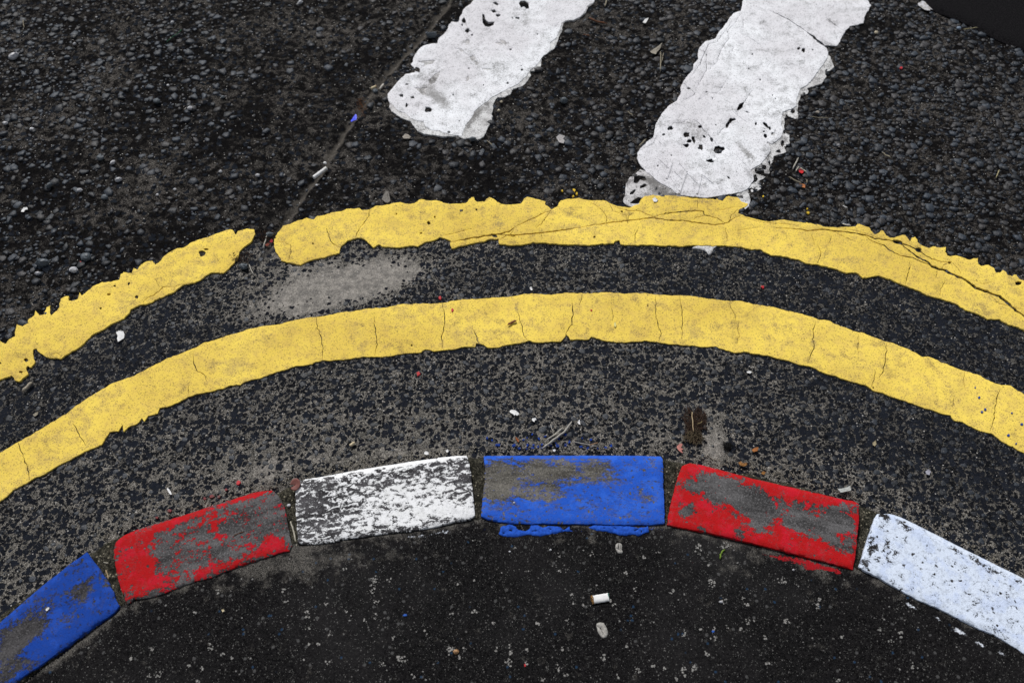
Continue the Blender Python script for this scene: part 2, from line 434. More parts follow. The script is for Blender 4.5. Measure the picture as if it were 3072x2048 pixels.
# outside the surveyed window continue the kerb line as a straight run
inside = np.where(vis, py > kb - 12 + jit * .3, (np.abs(X) < .9 + (.15 - Y) * .9))
dk = (py - kb) / D
dust = .60 * sm(34, 0, dk) + gauss(px, py, [(560, 1330, 130, 40, -15, .45), (760, 1290, 200, 40, -8, .45), (1300, 1235, 260, 14, 0, .25), (1900, 1330, 90, 26, 20, .3), (250, 1440, 200, 40, -30, .2), (1700, 1290, 60, 30, 0, .3), (690, 1280, 60, 30, 0, .4), (1650, 1260, 50, 20, 15, .35)])
dust = np.where(vis, dust, 0)
red = np.where(vis, gauss(px, py, [(1800, 1283, 30, 9, 14, .95), (1846, 1290, 26, 13, 14, 1.0), (1885, 1303, 34, 9, 16, 1.0), (1915, 1308, 24, 6, 16, .8), (1760, 1272, 22, 6, 14, .7), (1860, 1306, 20, 7, 0, .7), (1925, 1316, 6, 3, 0, .9), (1610, 1266, 5, 5, 0, .8), (1605, 1283, 6, 4, 0, .8), (1590, 1291, 4, 4, 0, .8)]), 0)
red = red * .80
wht = np.where(vis, gauss(px, py, [(2092, 1390, 22, 5, 30, .85), (2155, 1420, 16, 5, 30, .75), (2205, 1450, 22, 5, 28, .9), (2250, 1478, 18, 5, 30, .9), (2300, 1500, 18, 5, 30, .7), (960, 1232, 40, 5, -4, .75), (1020, 1222, 30, 5, -6, .7)]), 0)
blu = np.where(vis, gauss(px, py, [(1500, 1212, 30, 6, 0, .62), (1120, 1216, 14, 6, 0, .5), (350, 1427, 12, 3, -30, .55), (1360, 1218, 200, 3, 0, .5)]), 0)
Z = PZ + np.where(vis, (fbm(X, Y, 120, 3, 21) - .5) * .0007 + (fbm(X, Y, 10, 2, 22) - .5) * .002, 0) - .0025 * sm(5, 0, dk) * vis
keepf = inside[Fq].all(1)
used = np.unique(Fq[keepf]); rm = np.full(len(X), -1); rm[used] = np.arange(len(used))
pave = mk('pavement', np.stack([X, Y, Z], -1)[used], rm[Fq[keepf]], PAVE, attrs=dict(dust=dust[used], red=red[used], white=wht[used], blue=blu[used]))
tag(pave, 'smooth black asphalt pavement with pale flecks inside the kerb', 'pavement', kind='structure')

# ------------------------------------------------------------------ outlined sheets: traced outline, holes, relief
def dens(poly, step=.003, jit=.0006, seed=0, closed=True):
    out = []; n = len(poly)
    for i in range(n if closed else n - 1):
        a = np.array(poly[i]); b = np.array(poly[(i + 1) % n]); L = np.hypot(*(b - a)); k = max(1, int(L / step))
        for j in range(k):
            p = a + (b - a) * (j / k); out.append(p)
    out = np.array(out)
    if jit:
        dx = (fbm(out[:, 0], out[:, 1], 170, 3, seed + 40) - .5) * 4 * jit
        dy = (fbm(out[:, 0], out[:, 1], 170, 3, seed + 60) - .5) * 4 * jit
        out = out + np.stack([dx, dy], -1)
    return out
def blob(cx, cy, rx, ry, rot=0, n=11, rough=.28):
    """irregular outline in survey units"""
    ph = random.random() * 6.28
    c, s = math.cos(R(rot)), math.sin(R(rot)); o = []
    for i in range(n):
        a = i / n * 6.283 + random.uniform(-.15, .15); k = 1 + random.uniform(-rough, rough)
        u, v = rx * k * math.cos(a), ry * k * math.sin(a)
        o.append((cx + u * c - v * s, cy + u * s + v * c))
    return o
def slit(pts, w0):
    """narrow tapering crack outline along world points"""
    p = []
    for i in range(len(pts) - 1):
        a = np.array(pts[i]); b = np.array(pts[i + 1]); k = max(1, int(np.hypot(*(b - a)) / .005))
        for j in range(k): p.append(a + (b - a) * j / k)
    p.append(np.array(pts[-1])); p = np.array(p)
    if len(p) > 2: p[1:-1] += RNG.normal(0, .0006, (len(p) - 2, 2))
    d = np.gradient(p, axis=0); d /= np.hypot(d[:, 0], d[:, 1])[:, None] + 1e-9
    nrm = np.stack([-d[:, 1], d[:, 0]], -1)
    t = np.linspace(0, 1, len(p)); w = w0 * (.35 + .65 * np.minimum(1, 4 * np.minimum(t, 1 - t))) * (.7 + .6 * RNG.random(len(p))) / 2
    L = p + nrm * w[:, None]; Rr = p - nrm * w[:, None]
    return [tuple(q) for q in L] + [tuple(q) for q in Rr[::-1]]
def inpoly(x, y, poly):
    p = np.asarray(poly); c = np.zeros(x.shape, bool); x1, y1 = p[-1]
    for x0, y0 in p:
        cond = ((y0 > y) != (y1 > y))
        c ^= cond & (x < (x1 - x0) * (y - y0) / ((y1 - y0) + 1e-15) + x0)
        x1, y1 = x0, y0
    return c
def sheet(outer, holes, gridstep, jit=.0006, seed=0, step=.003, holejit=.0003):
    """2-D triangulation of outer minus holes. Returns verts2d, tris, distance-to-edge, boundary loops edges"""
    polys = [dens(outer, step, jit, seed)] + [dens(h, .004, holejit, seed + i) for i, h in enumerate(holes)]
    pts = []; edges = []; faces = []
    for p in polys:
        b = len(pts); n = len(p); pts += [Vector(q) for q in p]
        edges += [(b + j, b + (j + 1) % n) for j in range(n)]
    o = polys[0]; x0, y0 = o.min(0); x1, y1 = o.max(0)
    gx, gy = np.meshgrid(np.arange(x0, x1, gridstep), np.arange(y0, y1, gridstep))
    gx = gx + RNG.uniform(-.25, .25, gx.shape) * gridstep; gy = gy + RNG.uniform(-.25, .25, gy.shape) * gridstep
    gx, gy = gx.ravel(), gy.ravel()
    k = inpoly(gx, gy, o); gx, gy = gx[k], gy[k]
    allp = np.array([tuple(v) for v in pts])
    # drop grid points too close to an outline point
    cell = {}
    for q in allp: cell.setdefault((int(q[0] / .004), int(q[1] / .004)), []).append(q)
    keep = []
    for u, v in zip(gx, gy):
        ci, cj = int(u / .004), int(v / .004); ok = True
        for a in (-1, 0, 1):
            for b in (-1, 0, 1):
                for q in cell.get((ci + a, cj + b), ()):
                    if (q[0] - u) ** 2 + (q[1] - v) ** 2 < .0016 ** 2: ok = False; break
        if ok: keep.append((u, v))
    pts += [Vector(q) for q in keep]
    vo, eo, fo, ov, oe, of = delaunay_2d_cdt(pts, edges, [], 0, 1e-7, False)
    V = np.array([tuple(v) for v in vo])
    T3 = np.array([f for f in fo if len(f) == 3], int)
    cen = V[T3].mean(1)
    k = inpoly(cen[:, 0], cen[:, 1], polys[0])
    for p in polys[1:]:
        bb = (cen[:, 0] > p[:, 0].min()) & (cen[:, 0] < p[:, 0].max()) & (cen[:, 1] > p[:, 1].min()) & (cen[:, 1] < p[:, 1].max()) & k
        ii = np.nonzero(bb)[0]
        if len(ii): k[ii[inpoly(cen[ii, 0], cen[ii, 1], p)]] = False
    T3 = T3[k]
    # orient
    a, b, c = V[T3[:, 0]], V[T3[:, 1]], V[T3[:, 2]]
    ar = (b[:, 0] - a[:, 0]) * (c[:, 1] - a[:, 1]) - (b[:, 1] - a[:, 1]) * (c[:, 0] - a[:, 0])
    T3[ar < 0] = T3[ar < 0][:, ::-1]
    T3 = T3[np.abs(ar) > 1e-12]
    used = np.unique(T3); rm = np.full(len(V), -1); rm[used] = np.arange(len(used)); V = V[used]; T3 = rm[T3]
    E = np.concatenate([T3[:, [0, 1]], T3[:, [1, 2]], T3[:, [2, 0]]])
    key = set(map(tuple, E.tolist()))
    be = np.array([e for e in E.tolist() if (e[1], e[0]) not in key])
    bset = np.unique(be)
    # distance to edge (brute force on boundary points, chunked)
    B = V[bset]; dist = np.empty(len(V))
    for i in range(0, len(V), 2000):
        ch = V[i:i + 2000]; dist[i:i + 2000] = np.sqrt(((ch[:, None, :] - B[None]) ** 2).sum(-1).min(1))
    dist[bset] = 0
    return V, T3, dist, be
def solid(name, outer, holes, mat, zf, bottom, gridstep=.006, parent=None, jit=.0006, seed=0, attrs=None, step=.003, extra=None, holejit=.0003):
    V, T3, dist, be = sheet(outer, holes, gridstep, jit, seed, step, holejit)
    z = zf(V[:, 0], V[:, 1], dist)
    n = len(V)
    top = np.column_stack([V, z])
    bs = np.unique(be); rm = np.full(n, -1); rm[bs] = n + np.arange(len(bs))
    low = np.column_stack([V[bs], np.full(len(bs), bottom)])
    VV = np.vstack([top, low])
    side = []
    for a, b in be.tolist():
        side += [[b, a, int(rm[a])], [b, int(rm[a]), int(rm[b])]]
    Fc = np.vstack([T3, np.array(side)])
    at = {}
    if attrs:
        for k, f in attrs.items():
            v = f(VV[:, 0], VV[:, 1]); at[k] = v
    if extra:
        ev, ef = extra; Fc = np.vstack([Fc, np.array(ef) + len(VV)]); VV = np.vstack([VV, np.array(ev)])
        for k in at: at[k] = np.concatenate([at[k], np.zeros((len(ev),) + at[k].shape[1:])])
    return mk(name, VV, Fc, mat, parent, at, smooth=False)
def grime_and_shade(c, r, lst):
    ox, oy = OFF[(c, r)]
    def f(x, y):
        px, py = Q(x, y, .004); return np.clip(gauss((px - ox) * K * D, (py - oy) * K * D, lst), 0, 1)
    return dict(grime=f)
def smooth_top(o, ang=40):
    me = o.data
    me.polygons.foreach_set('use_smooth', np.ones(len(me.polygons), bool))
    me.set_sharp_from_angle(angle=R(ang)); return o

def tz(th, seed, roll=.0035, und=.0007):
    def f(x, y, d):
        return th * (.80 + .20 * np.sqrt(np.clip(d / (roll * .5), 0, 1))) + (fbm(x, y, 40, 3, seed) - .5) * 2 * und + (fbm(x, y, 160, 2, seed + 5) - .5) * und * .7
    return f

# ------------------------------------------------------------------ yellow lines
Yl_top = T(0, 1, [(0, 1545), (60, 1510), (130, 1468), (200, 1430), (300, 1370), (400, 1310), (450, 1280), (560, 1195), (700, 1110), (800, 1055), (900, 1025), (1000, 975), (1100, 925), (1150, 895), (1250, 860), (1340, 825), (1400, 790), (1480, 770), (1560, 740), (1640, 720), (1700, 700), (1800, 675), (1900, 665), (2000, 640), (2100, 620), (2180, 610), (2280, 595)], .003) \
    + T(1, 1, [(0, 578), (100, 570), (200, 550), (300, 548), (400, 525), (560, 520), (700, 515), (760, 500), (860, 490), (950, 488), (1040, 480), (1150, 475), (1250, 455), (1350, 450), (1450, 458), (1550, 445), (1700, 450), (1850, 443), (1950, 450), (2100, 447), (2170, 458), (2280, 462)], .003) \
    + T(2, 1, [(0, 465), (60, 468), (150, 480), (240, 490), (330, 502), (400, 500), (480, 520), (560, 535), (640, 545), (700, 565), (780, 580), (860, 600), (940, 630), (1010, 635), (1060, 665), (1130, 688), (1180, 710), (1240, 720), (1300, 745), (1380, 775), (1440, 790), (1520, 820), (1590, 850), (1650, 885), (1700, 885), (1780, 920), (1860, 950), (1930, 980), (1990, 995), (2050, 1015), (2120, 1055), (2200, 1080), (2260, 1085), (2300, 1110), (2351, 1140), (2450, 1190), (2700, 1330), (2950, 1500)], .003)
Yl_bot = T(2, 1, [(2800, 1810), (2450, 1590), (2340, 1540), (2260, 1500), (2190, 1460), (2130, 1410), (2050, 1395), (1990, 1365), (1930, 1335), (1870, 1320), (1850, 1290), (1800, 1280), (1720, 1250), (1640, 1230), (1560, 1200), (1500, 1175), (1440, 1160), (1380, 1135), (1320, 1120), (1260, 1080), (1180, 1060), (1110, 1040), (1050, 1015), (990, 1000), (930, 975), (880, 950), (800, 935), (720, 910), (650, 895), (580, 875), (500, 865), (420, 850), (370, 858), (300, 840), (230, 815), (150, 815), (60, 808)], .003) \
    + T(1, 1, [(2351, 805), (2260, 795), (2190, 785), (2100, 775), (1980, 782), (1900, 785), (1800, 770), (1720, 745), (1700, 765), (1620, 765), (1580, 768), (1550, 728), (1535, 760), (1510, 780), (1450, 778), (1400, 785), (1350, 785), (1290, 775), (1240, 790), (1150, 800), (1080, 820), (1010, 820), (980, 800), (930, 790), (920, 815), (850, 812), (780, 832), (700, 840), (640, 845), (580, 830), (545, 855), (440, 860), (360, 875), (280, 885), (150, 885), (80, 895)], .003) \
    + T(0, 1, [(2351, 905), (2280, 910), (2220, 905), (2150, 930), (2100, 945), (2040, 945), (1980, 970), (1900, 990), (1840, 1015), (1780, 1035), (1700, 1050), (1650, 1075), (1580, 1085), (1500, 1110), (1420, 1130), (1350, 1140), (1290, 1165), (1220, 1200), (1150, 1230), (1100, 1235), (1080, 1275), (1020, 1290), (990, 1330), (978, 1308), (950, 1340), (880, 1370), (850, 1400), (842, 1352), (815, 1395), (750, 1405), (720, 1450), (700, 1490), (620, 1520), (540, 1560)], .003) \
    + T(0, 2, [(480, 25), (400, 65), (300, 125), (240, 150), (170, 190), (90, 235), (30, 285), (0, 310), (-90, 390), (-230, 540), (-330, 680)], .003) \
    + T(0, 1, [(-560, 2200), (-430, 2000), (-300, 1850), (-150, 1690)], .003)
YL = Yl_top + Yl_bot
def W(c, r, pts): return T(c, r, pts, .003)
cr = []
for c, r, pts, w_ in [
    (0, 1, [(120, 1470), (135, 1510), (160, 1568)], 6), (0, 2, [(155, 5), (185, 70), (205, 155)], 6),
    (0, 1, [(500, 1345), (530, 1400), (560, 1450), (590, 1500)], 5), (0, 1, [(1330, 860), (1330, 920), (1360, 985), (1410, 1010), (1420, 1050)], 5), (0, 1, [(1300, 1080), (1295, 1140)], 4),
    (0, 1, [(2180, 612), (2190, 690), (2215, 750), (2225, 830), (2222, 905)], 6),
    (1, 1, [(225, 605), (232, 700), (245, 800), (225, 880)], 5), (1, 1, [(697, 518), (712, 600), (705, 670), (690, 740), (695, 830)], 6),
    (1, 1, [(910, 700), (935, 750), (945, 800)], 7), (1, 1, [(1215, 580), (1240, 660), (1255, 740), (1285, 775)], 5),
    (1, 1, [(1590, 510), (1592, 600), (1585, 660), (1560, 700), (1545, 735)], 7), (1, 1, [(1655, 455), (1655, 490), (1640, 530)], 4), (1, 1, [(1860, 530), (1872, 600), (1865, 640)], 4),
    (1, 1, [(2165, 470), (2168, 600), (2190, 690), (2205, 720), (2190, 780)], 5), (1, 1, [(2330, 470), (2345, 560), (2351, 640), (2345, 760)], 5),
    (2, 1, [(325, 510), (340, 560), (368, 600), (365, 640)], 4), (2, 1, [(388, 640), (380, 690), (392, 730), (378, 795)], 4),
    (2, 1, [(915, 650), (900, 700), (905, 780), (910, 810), (880, 880), (865, 930)], 6), (2, 1, [(1212, 725), (1208, 800), (1215, 870)], 4),
    (2, 1, [(1410, 790), (1400, 860), (1395, 930), (1375, 1000), (1355, 1030)], 6), (2, 1, [(1330, 985), (1320, 1040), (1300, 1095)], 4),
    (2, 1, [(1945, 990), (1940, 1050), (1950, 1110)], 4), (2, 1, [(2190, 1095), (2170, 1160), (2150, 1260), (2140, 1340), (2120, 1400)], 6), (2, 1, [(1870, 1170), (1865, 1240)], 4)]:
    cr.append(slit(W(c, r, pts), w_ * .00024))
lower = solid('yellow_line', YL, cr + [W(1, 1, blob(482, 808, 7, 8)), W(1, 1, blob(2110, 533, 6, 6)), W(2, 1, blob(1315, 1098, 6, 6))],
              YEL, tz(.0021, 3, und=.0003), -.003, .007, seed=1, jit=.0009, attrs=grime_and_shade(1, 1, [(1207, 555, 20, 30, 0, .9), (500, 730, 60, 60, -40, .42), (320, 685, 40, 30, 0, .4), (1690, 600, 110, 14, -35, .5), (1430, 510, 90, 12, -30, .4), (1620, 640, 70, 10, -35, .4), (2020, 690, 80, 60, 0, .4), (1530, 600, 30, 30, 0, .4), (940, 560, 20, 16, 0, .6), (780, 730, 60, 50, 0, .25), (3260, 785, 40, 46, 0, .75), (3240, 610, 60, 12, 10, .5), (-480, 820, 120, 60, 0, .2), (-1950, 1560, 120, 18, -40, .5), (-2200, 1700, 160, 16, -45, .5), (-2230, 1640, 160, 12, -45, .4), (4180, 1017, 30, 12, 0, .7), (4192, 1087, 22, 10, 0, .7), (3900, 1100, 400, 120, 30, .12)]))
smooth_top(lower)
tag(lower, 'smooth curved yellow line nearest the painted kerb, unbroken across the road', 'road marking', 'double yellow lines round the bend')

# upper line, long broken piece
Yu = T(0, 0, [(1975, 1548), (2045, 1520), (2110, 1500), (2160, 1510), (2190, 1485), (2240, 1480), (2290, 1460)], .003) \
    + W(1, 0, [(0, 1455), (40, 1435), (125, 1432), (150, 1448), (195, 1440), (240, 1415), (300, 1412), (345, 1400), (400, 1390), (460, 1405), (500, 1400), (545, 1372), (600, 1380), (660, 1378), (740, 1405), (850, 1400), (875, 1380), (895, 1358), (912, 1358), (918, 1380), (935, 1390), (985, 1385), (1000, 1370), (1020, 1358), (1060, 1378), (1100, 1405), (1130, 1410), (1190, 1405), (1235, 1400), (1262, 1365), (1285, 1352), (1340, 1368), (1410, 1385), (1405, 1410), (1450, 1440), (1490, 1420), (1510, 1380), (1560, 1368), (1640, 1362), (1700, 1380), (1800, 1378), (1840, 1390), (1870, 1410), (1950, 1425), (1980, 1428), (2055, 1402), (2070, 1365), (2090, 1350), (2150, 1342), (2210, 1350), (2260, 1342)]) \
    + W(2, 0, [(0, 1355), (60, 1362), (150, 1368), (230, 1372), (320, 1350), (380, 1360), (400, 1385), (450, 1400), (435, 1420), (395, 1435), (385, 1465), (430, 1490), (520, 1510), (600, 1525), (700, 1510), (780, 1525), (850, 1530), (930, 1545), (985, 1560), (1060, 1565), (1195, 1560), (1205, 1535), (1235, 1550), (1285, 1563)]) \
    + W(2, 1, [(1310, 30), (1325, 45), (1350, 38), (1365, 15), (1385, 20), (1400, 50), (1430, 70), (1470, 66), (1490, 52), (1530, 50), (1550, 68), (1565, 92), (1575, 68), (1605, 62), (1620, 95), (1645, 115), (1670, 130), (1700, 140), (1730, 125), (1780, 135), (1812, 130), (1808, 165), (1825, 190), (1850, 195), (1880, 185), (1930, 200), (1975, 215), (2035, 210), (2038, 245), (2062, 264), (2090, 255), (2110, 255), (2150, 280), (2160, 310), (2180, 308), (2205, 288), (2225, 300), (2240, 325), (2270, 332), (2300, 320), (2320, 350), (2351, 365), (2420, 400), (2600, 500), (2950, 720)]) \
    + W(2, 1, [(2800, 990), (2420, 740), (2351, 700), (2300, 680), (2240, 660), (2180, 630), (2100, 625), (2040, 590), (1950, 565), (1900, 530), (1850, 505), (1790, 490), (1740, 478), (1680, 460), (1640, 435), (1560, 405), (1500, 385), (1440, 355), (1380, 340), (1350, 325), (1280, 338), (1240, 345), (1215, 320), (1190, 303), (1130, 310), (1070, 285), (1000, 268), (930, 250), (860, 245), (810, 220), (740, 205), (680, 190), (610, 185), (570, 165), (530, 145), (470, 145), (400, 128), (330, 122), (260, 118), (200, 122), (150, 118), (60, 120)]) \
    + W(1, 1, [(2351, 125), (2280, 120), (2180, 118), (2080, 115), (2000, 118), (1925, 112), (1915, 85), (1890, 90), (1875, 105), (1800, 108), (1700, 118), (1600, 115), (1500, 108), (1400, 102), (1320, 98), (1220, 118), (1150, 115), (1085, 108), (1088, 78), (1020, 75), (990, 90), (900, 105), (830, 125), (760, 138), (748, 110), (760, 88), (720, 76), (680, 65), (640, 80), (580, 95), (530, 125), (470, 120), (400, 135), (330, 130), (290, 125), (260, 110), (225, 130), (205, 120), (180, 90), (150, 70), (110, 65), (80, 75), (40, 90)]) \
    + W(0, 1, [(2345, 130), (2335, 170), (2300, 180), (2240, 200), (2180, 210), (2120, 230), (2070, 250), (2020, 245), (1960, 230), (1935, 225), (1920, 190), (1895, 160), (1885, 100), (1895, 60), (1925, 20), (1950, -15)])
cu = []
for c, r, pts, w_ in [
    (1, 0, [(195, 1440), (190, 1490), (150, 1540), (125, 1568)], 6), (1, 1, [(125, 0), (105, 35), (100, 62)], 7), (0, 1, [(2250, 0), (2265, 60), (2290, 110), (2345, 135)], 7),
    (0, 1, [(2000, 110), (2005, 160), (1985, 225)], 4), (0, 1, [(1895, 95), (1960, 95), (2000, 120)], 3),
    (1, 0, [(1445, 1445), (1390, 1465), (1330, 1500), (1260, 1530), (1195, 1562)], 7), (1, 1, [(1195, -4), (1150, 25), (1080, 42), (1000, 52), (900, 70), (820, 82), (755, 95)], 15),
    (1, 0, [(1445, 1445), (1415, 1490), (1380, 1540), (1340, 1568)], 5), (1, 1, [(1185, 5), (1165, 40), (1200, 60), (1140, 50), (1090, 80)], 8),
    (1, 1, [(680, 60), (760, 40), (860, 15), (930, 0)], 4), (1, 0, [(1700, 1382), (1780, 1430), (1830, 1490), (1830, 1560)], 4), (1, 0, [(1840, 1395), (1870, 1450), (1960, 1480), (1975, 1540)], 4),
    (2, 0, [(-720, 1568), (-600, 1545), (-480, 1530), (-350, 1515), (-220, 1498), (-100, 1512), (0, 1518), (60, 1527), (150, 1540), (230, 1545), (300, 1535), (345, 1505), (398, 1480)], 12),
    (1, 1, [(1630, -2), (1500, 18), (1400, 30), (1300, 40), (1220, 48), (1100, 50)], 14), (1, 1, [(1375, 40), (1390, 75)], 4),
    (2, 0, [(-480, 1420), (-380, 1450), (-300, 1450), (-200, 1490), (-120, 1515)], 6), (2, 0, [(-220, 1498), (-120, 1470), (0, 1455), (80, 1450), (140, 1455), (150, 1480), (240, 1500), (290, 1535)], 11),
    (2, 0, [(150, 1485), (95, 1490), (75, 1510)], 6), (2, 0, [(240, 1450), (320, 1430), (390, 1425)], 3), (2, 0, [(100, 1370), (105, 1440)], 4), (2, 0, [(310, 1535), (340, 1480), (380, 1440)], 4),
    (2, 0, [(400, 1490), (480, 1510), (560, 1530), (640, 1535), (760, 1545), (800, 1560)], 5), (2, 0, [(-376, 1540), (-372, 1490), (-330, 1460)], 4),
    (1, 1, [(2050, 0), (2025, 50), (2022, 110)], 5), (2, 1, [(295, 0), (303, 50), (312, 95)], 5), (2, 1, [(380, 20), (450, 5), (530, -5)], 3),
    (2, 1, [(640, 0), (760, 5), (880, 20), (960, 8), (1040, 20), (1120, 25), (1240, 45), (1330, 72), (1420, 85), (1500, 105), (1560, 120), (1640, 165), (1700, 205), (1760, 228), (1840, 240)], 14),
    (2, 1, [(1100, 0), (1200, 18), (1300, 48), (1360, 75)], 5), (2, 1, [(1250, 48), (1300, 90), (1390, 120), (1430, 155), (1500, 190), (1590, 205), (1700, 255), (1790, 285)], 10),
    (2, 1, [(1500, 110), (1560, 155), (1620, 200), (1690, 235), (1720, 265), (1790, 285), (1850, 315), (1940, 350), (2020, 410), (2100, 440), (2180, 470), (2240, 515), (2300, 570), (2360, 610), (2500, 700)], 24),
    (2, 1, [(1830, 240), (1795, 260), (1790, 285)], 5), (2, 1, [(1860, 240), (1900, 280), (1920, 320)], 3), (2, 1, [(1940, 350), (2020, 365), (2070, 385), (2150, 370)], 3),
    (2, 1, [(2100, 440), (2180, 520), (2280, 545), (2351, 560)], 4), (2, 1, [(1040, 25), (1130, 70), (1190, 92)], 4), (2, 1, [(930, 110), (955, 180), (930, 240)], 5), (2, 1, [(880, 40), (905, 90), (905, 125)], 3),
    (2, 1, [(1570, 225), (1560, 300), (1535, 385)], 5), (2, 1, [(1755, 290), (1745, 345)], 4), (2, 1, [(1810, 365), (1780, 420), (1772, 465)], 4), (2, 1, [(1030, 55), (1000, 110)], 3)]:
    cu.append(slit(W(c, r, pts), w_ * .00024))
hu = [W(1, 0, blob(930, 1442, 8, 8)), W(1, 0, blob(643, 1492, 8, 8)), W(1, 0, blob(600, 1533, 14, 13)), W(1, 0, blob(378, 1472, 7, 6)), W(1, 1, blob(549, 34, 9, 7)), W(1, 1, blob(1742, 62, 8, 8)),
      W(0, 1, blob(2155, 107, 6, 7)), W(2, 1, blob(1480, 97, 40, 16, 12)), W(2, 1, blob(1625, 150, 24, 18, 20)), W(2, 1, blob(2315, 378, 22, 16)), W(2, 1, blob(1840, 236, 14, 9)), W(1, 0, blob(1932, 1455, 9, 9)),
      W(1, 1, blob(1055, 50, 22, 12, 20)), W(2, 0, [(-205, 1375), (-175, 1365), (-165, 1385), (-190, 1395)])]
upper = solid('yellow_line', Yu, cu + hu, YEL, tz(.0028, 6, und=.0003), -.003, .007, seed=2, jit=.0011, attrs=grime_and_shade(1, 0, [(1092, 1530, 40, 40, 0, .75), (950, 1500, 120, 14, -8, .35), (440, 1445, 50, 24, 0, .4), (545, 1465, 50, 30, 0, .35), (1640, 1485, 60, 60, 0, .25), (1290, 1450, 60, 40, 0, .3), (2400, 1385, 260, 22, 0, .45), (2700, 1362, 60, 14, 0, .5), (2500, 1480, 400, 50, 0, .18), (-300, 1600, 60, 60, 0, .3), (1700, 1560, 300, 14, -8, .3), (3900, 1700, 500, 90, 22, .2), (3350, 1750, 200, 40, 15, .3)]))
smooth_top(upper)
tag(upper, 'long ragged cracked yellow line touching the tip of the white bar', 'road marking', 'double yellow lines round the bend')

Yp = W(0, 1, [(1750, 10), (1755, 40), (1730, 90), (1680, 130), (1650, 160), (1640, 210), (1600, 250), (1540, 310), (1460, 305), (1430, 315), (1390, 350), (1340, 375), (1270, 390), (1220, 415), (1210, 435), (1160, 455), (1100, 480), (1020, 520), (960, 530), (895, 560), (885, 590), (850, 620), (770, 660), (700, 700), (640, 730), (580, 790), (530, 830), (470, 860), (420, 895), (370, 895), (310, 885), (270, 860), (245, 825), (225, 840), (228, 890), (240, 920), (215, 960), (185, 960), (190, 1005), (160, 1030), (130, 1058), (100, 1045), (80, 1015), (0, 1040), (-60, 1075), (-200, 1180), (-400, 1360),
    (-560, 1210), (-400, 1050), (-200, 880), (-60, 790), (0, 775), (35, 800), (60, 765), (100, 745), (110, 680), (120, 662), (150, 675), (180, 660), (200, 625), (235, 600), (240, 568), (265, 600), (300, 598), (320, 545), (345, 535), (340, 575), (350, 600), (390, 565), (410, 540), (415, 490), (440, 470), (470, 468), (470, 500), (500, 505), (540, 490), (545, 445), (560, 462), (590, 445), (640, 400), (700, 375), (770, 368), (820, 355), (830, 320), (850, 302), (880, 312), (910, 310), (920, 275), (945, 285), (975, 250), (1010, 230), (1050, 228), (1070, 250), (1095, 240), (1120, 205), (1160, 170), (1220, 140), (1265, 135), (1310, 105), (1370, 80), (1440, 60), (1530, 25), (1590, 8), (1612, 20), (1625, 50), (1640, 22), (1700, 5)])
hp = [W(0, 1, blob(1392, 175, 22, 22)), W(0, 1, blob(1420, 147, 17, 8)), W(0, 1, blob(885, 385, 12, 9, -50)), W(0, 1, blob(788, 400, 8, 7)), W(0, 1, blob(750, 458, 13, 9)), W(0, 1, blob(940, 472, 14, 12)), W(0, 1, blob(692, 552, 9, 8)), W(0, 1, blob(178, 908, 18, 12)), W(0, 1, blob(140, 990, 16, 8)), W(0, 1, blob(-5, 930, 10, 10)), W(0, 1, blob(190, 968, 14, 18))]
for pts, w_ in [([(1210, 400), (1120, 405), (1080, 450), (1020, 480), (980, 515)], 7), ([(1190, 440), (1200, 405), (1260, 385), (1350, 370)], 4), ([(340, 880), (390, 862), (430, 885)], 4), ([(1100, 405), (1060, 350)], 3), ([(1490, 205), (1520, 240)], 3)]:
    hp.append(slit(W(0, 1, pts), w_ * .00024))
piece = solid('yellow_line', Yp, hp, YEL, tz(.0028, 9, und=.0003), -.003, .007, seed=3, jit=.0011, attrs=grime_and_shade(0, 1, [(1390, 180, 40, 30, 0, .5), (1500, 225, 60, 20, 0, .45), (1420, 240, 60, 20, 0, .4), (820, 560, 70, 40, 0, .3), (670, 630, 60, 30, 0, .3), (430, 815, 50, 24, 0, .45), (180, 780, 60, 40, 0, .35), (540, 620, 16, 50, 0, .45), (1160, 220, 50, 30, 0, .4), (250, 660, 60, 30, 0, .3), (1050, 320, 60, 30, 0, .25)]))
smooth_top(piece)
tag(piece, 'short ragged yellow line piece at left, ending at the gap before the longer one', 'road marking', 'double yellow lines round the bend')

# ------------------------------------------------------------------ white bars (a thin older coat below, a thick coat on top)
def empty(name, x, y, z=0):
    e = bpy.data.objects.new(name, None); COL.objects.link(e); e.location = (x, y, z); e.empty_display_size = .05; return e
def adopt(child, par):
    child.parent = par; child.location = -Vector(par.location)
L1 = [(912, 0), (890, 28), (862, 45), (838, 68), (832, 92), (815, 118), (808, 150), (790, 155), (762, 150), (738, 172), (735, 195), (722, 215), (705, 235), (672, 262), (660, 298), (620, 300), (585, 308), (548, 325), (525, 350), (508, 375), (498, 398), (492, 425), (480, 443), (500, 462), (512, 480), (506, 500), (470, 505), (442, 512), (405, 545), (375, 578), (345, 615), (322, 645), (318, 670), (330, 700)]
topR1 = [(1100, 635), (1150, 610), (1220, 575), (1270, 525), (1300, 480), (1340, 455), (1385, 390), (1435, 350), (1440, 290), (1480, 260), (1500, 215), (1520, 160), (1545, 140), (1600, 135), (1650, 110), (1680, 75), (1690, 40), (1735, 18), (1745, 0), (1800, -70), (1880, -200), (2060, -420), (2260, -760), (1560, -860), (1300, -480), (1130, -260), (1000, -100)]
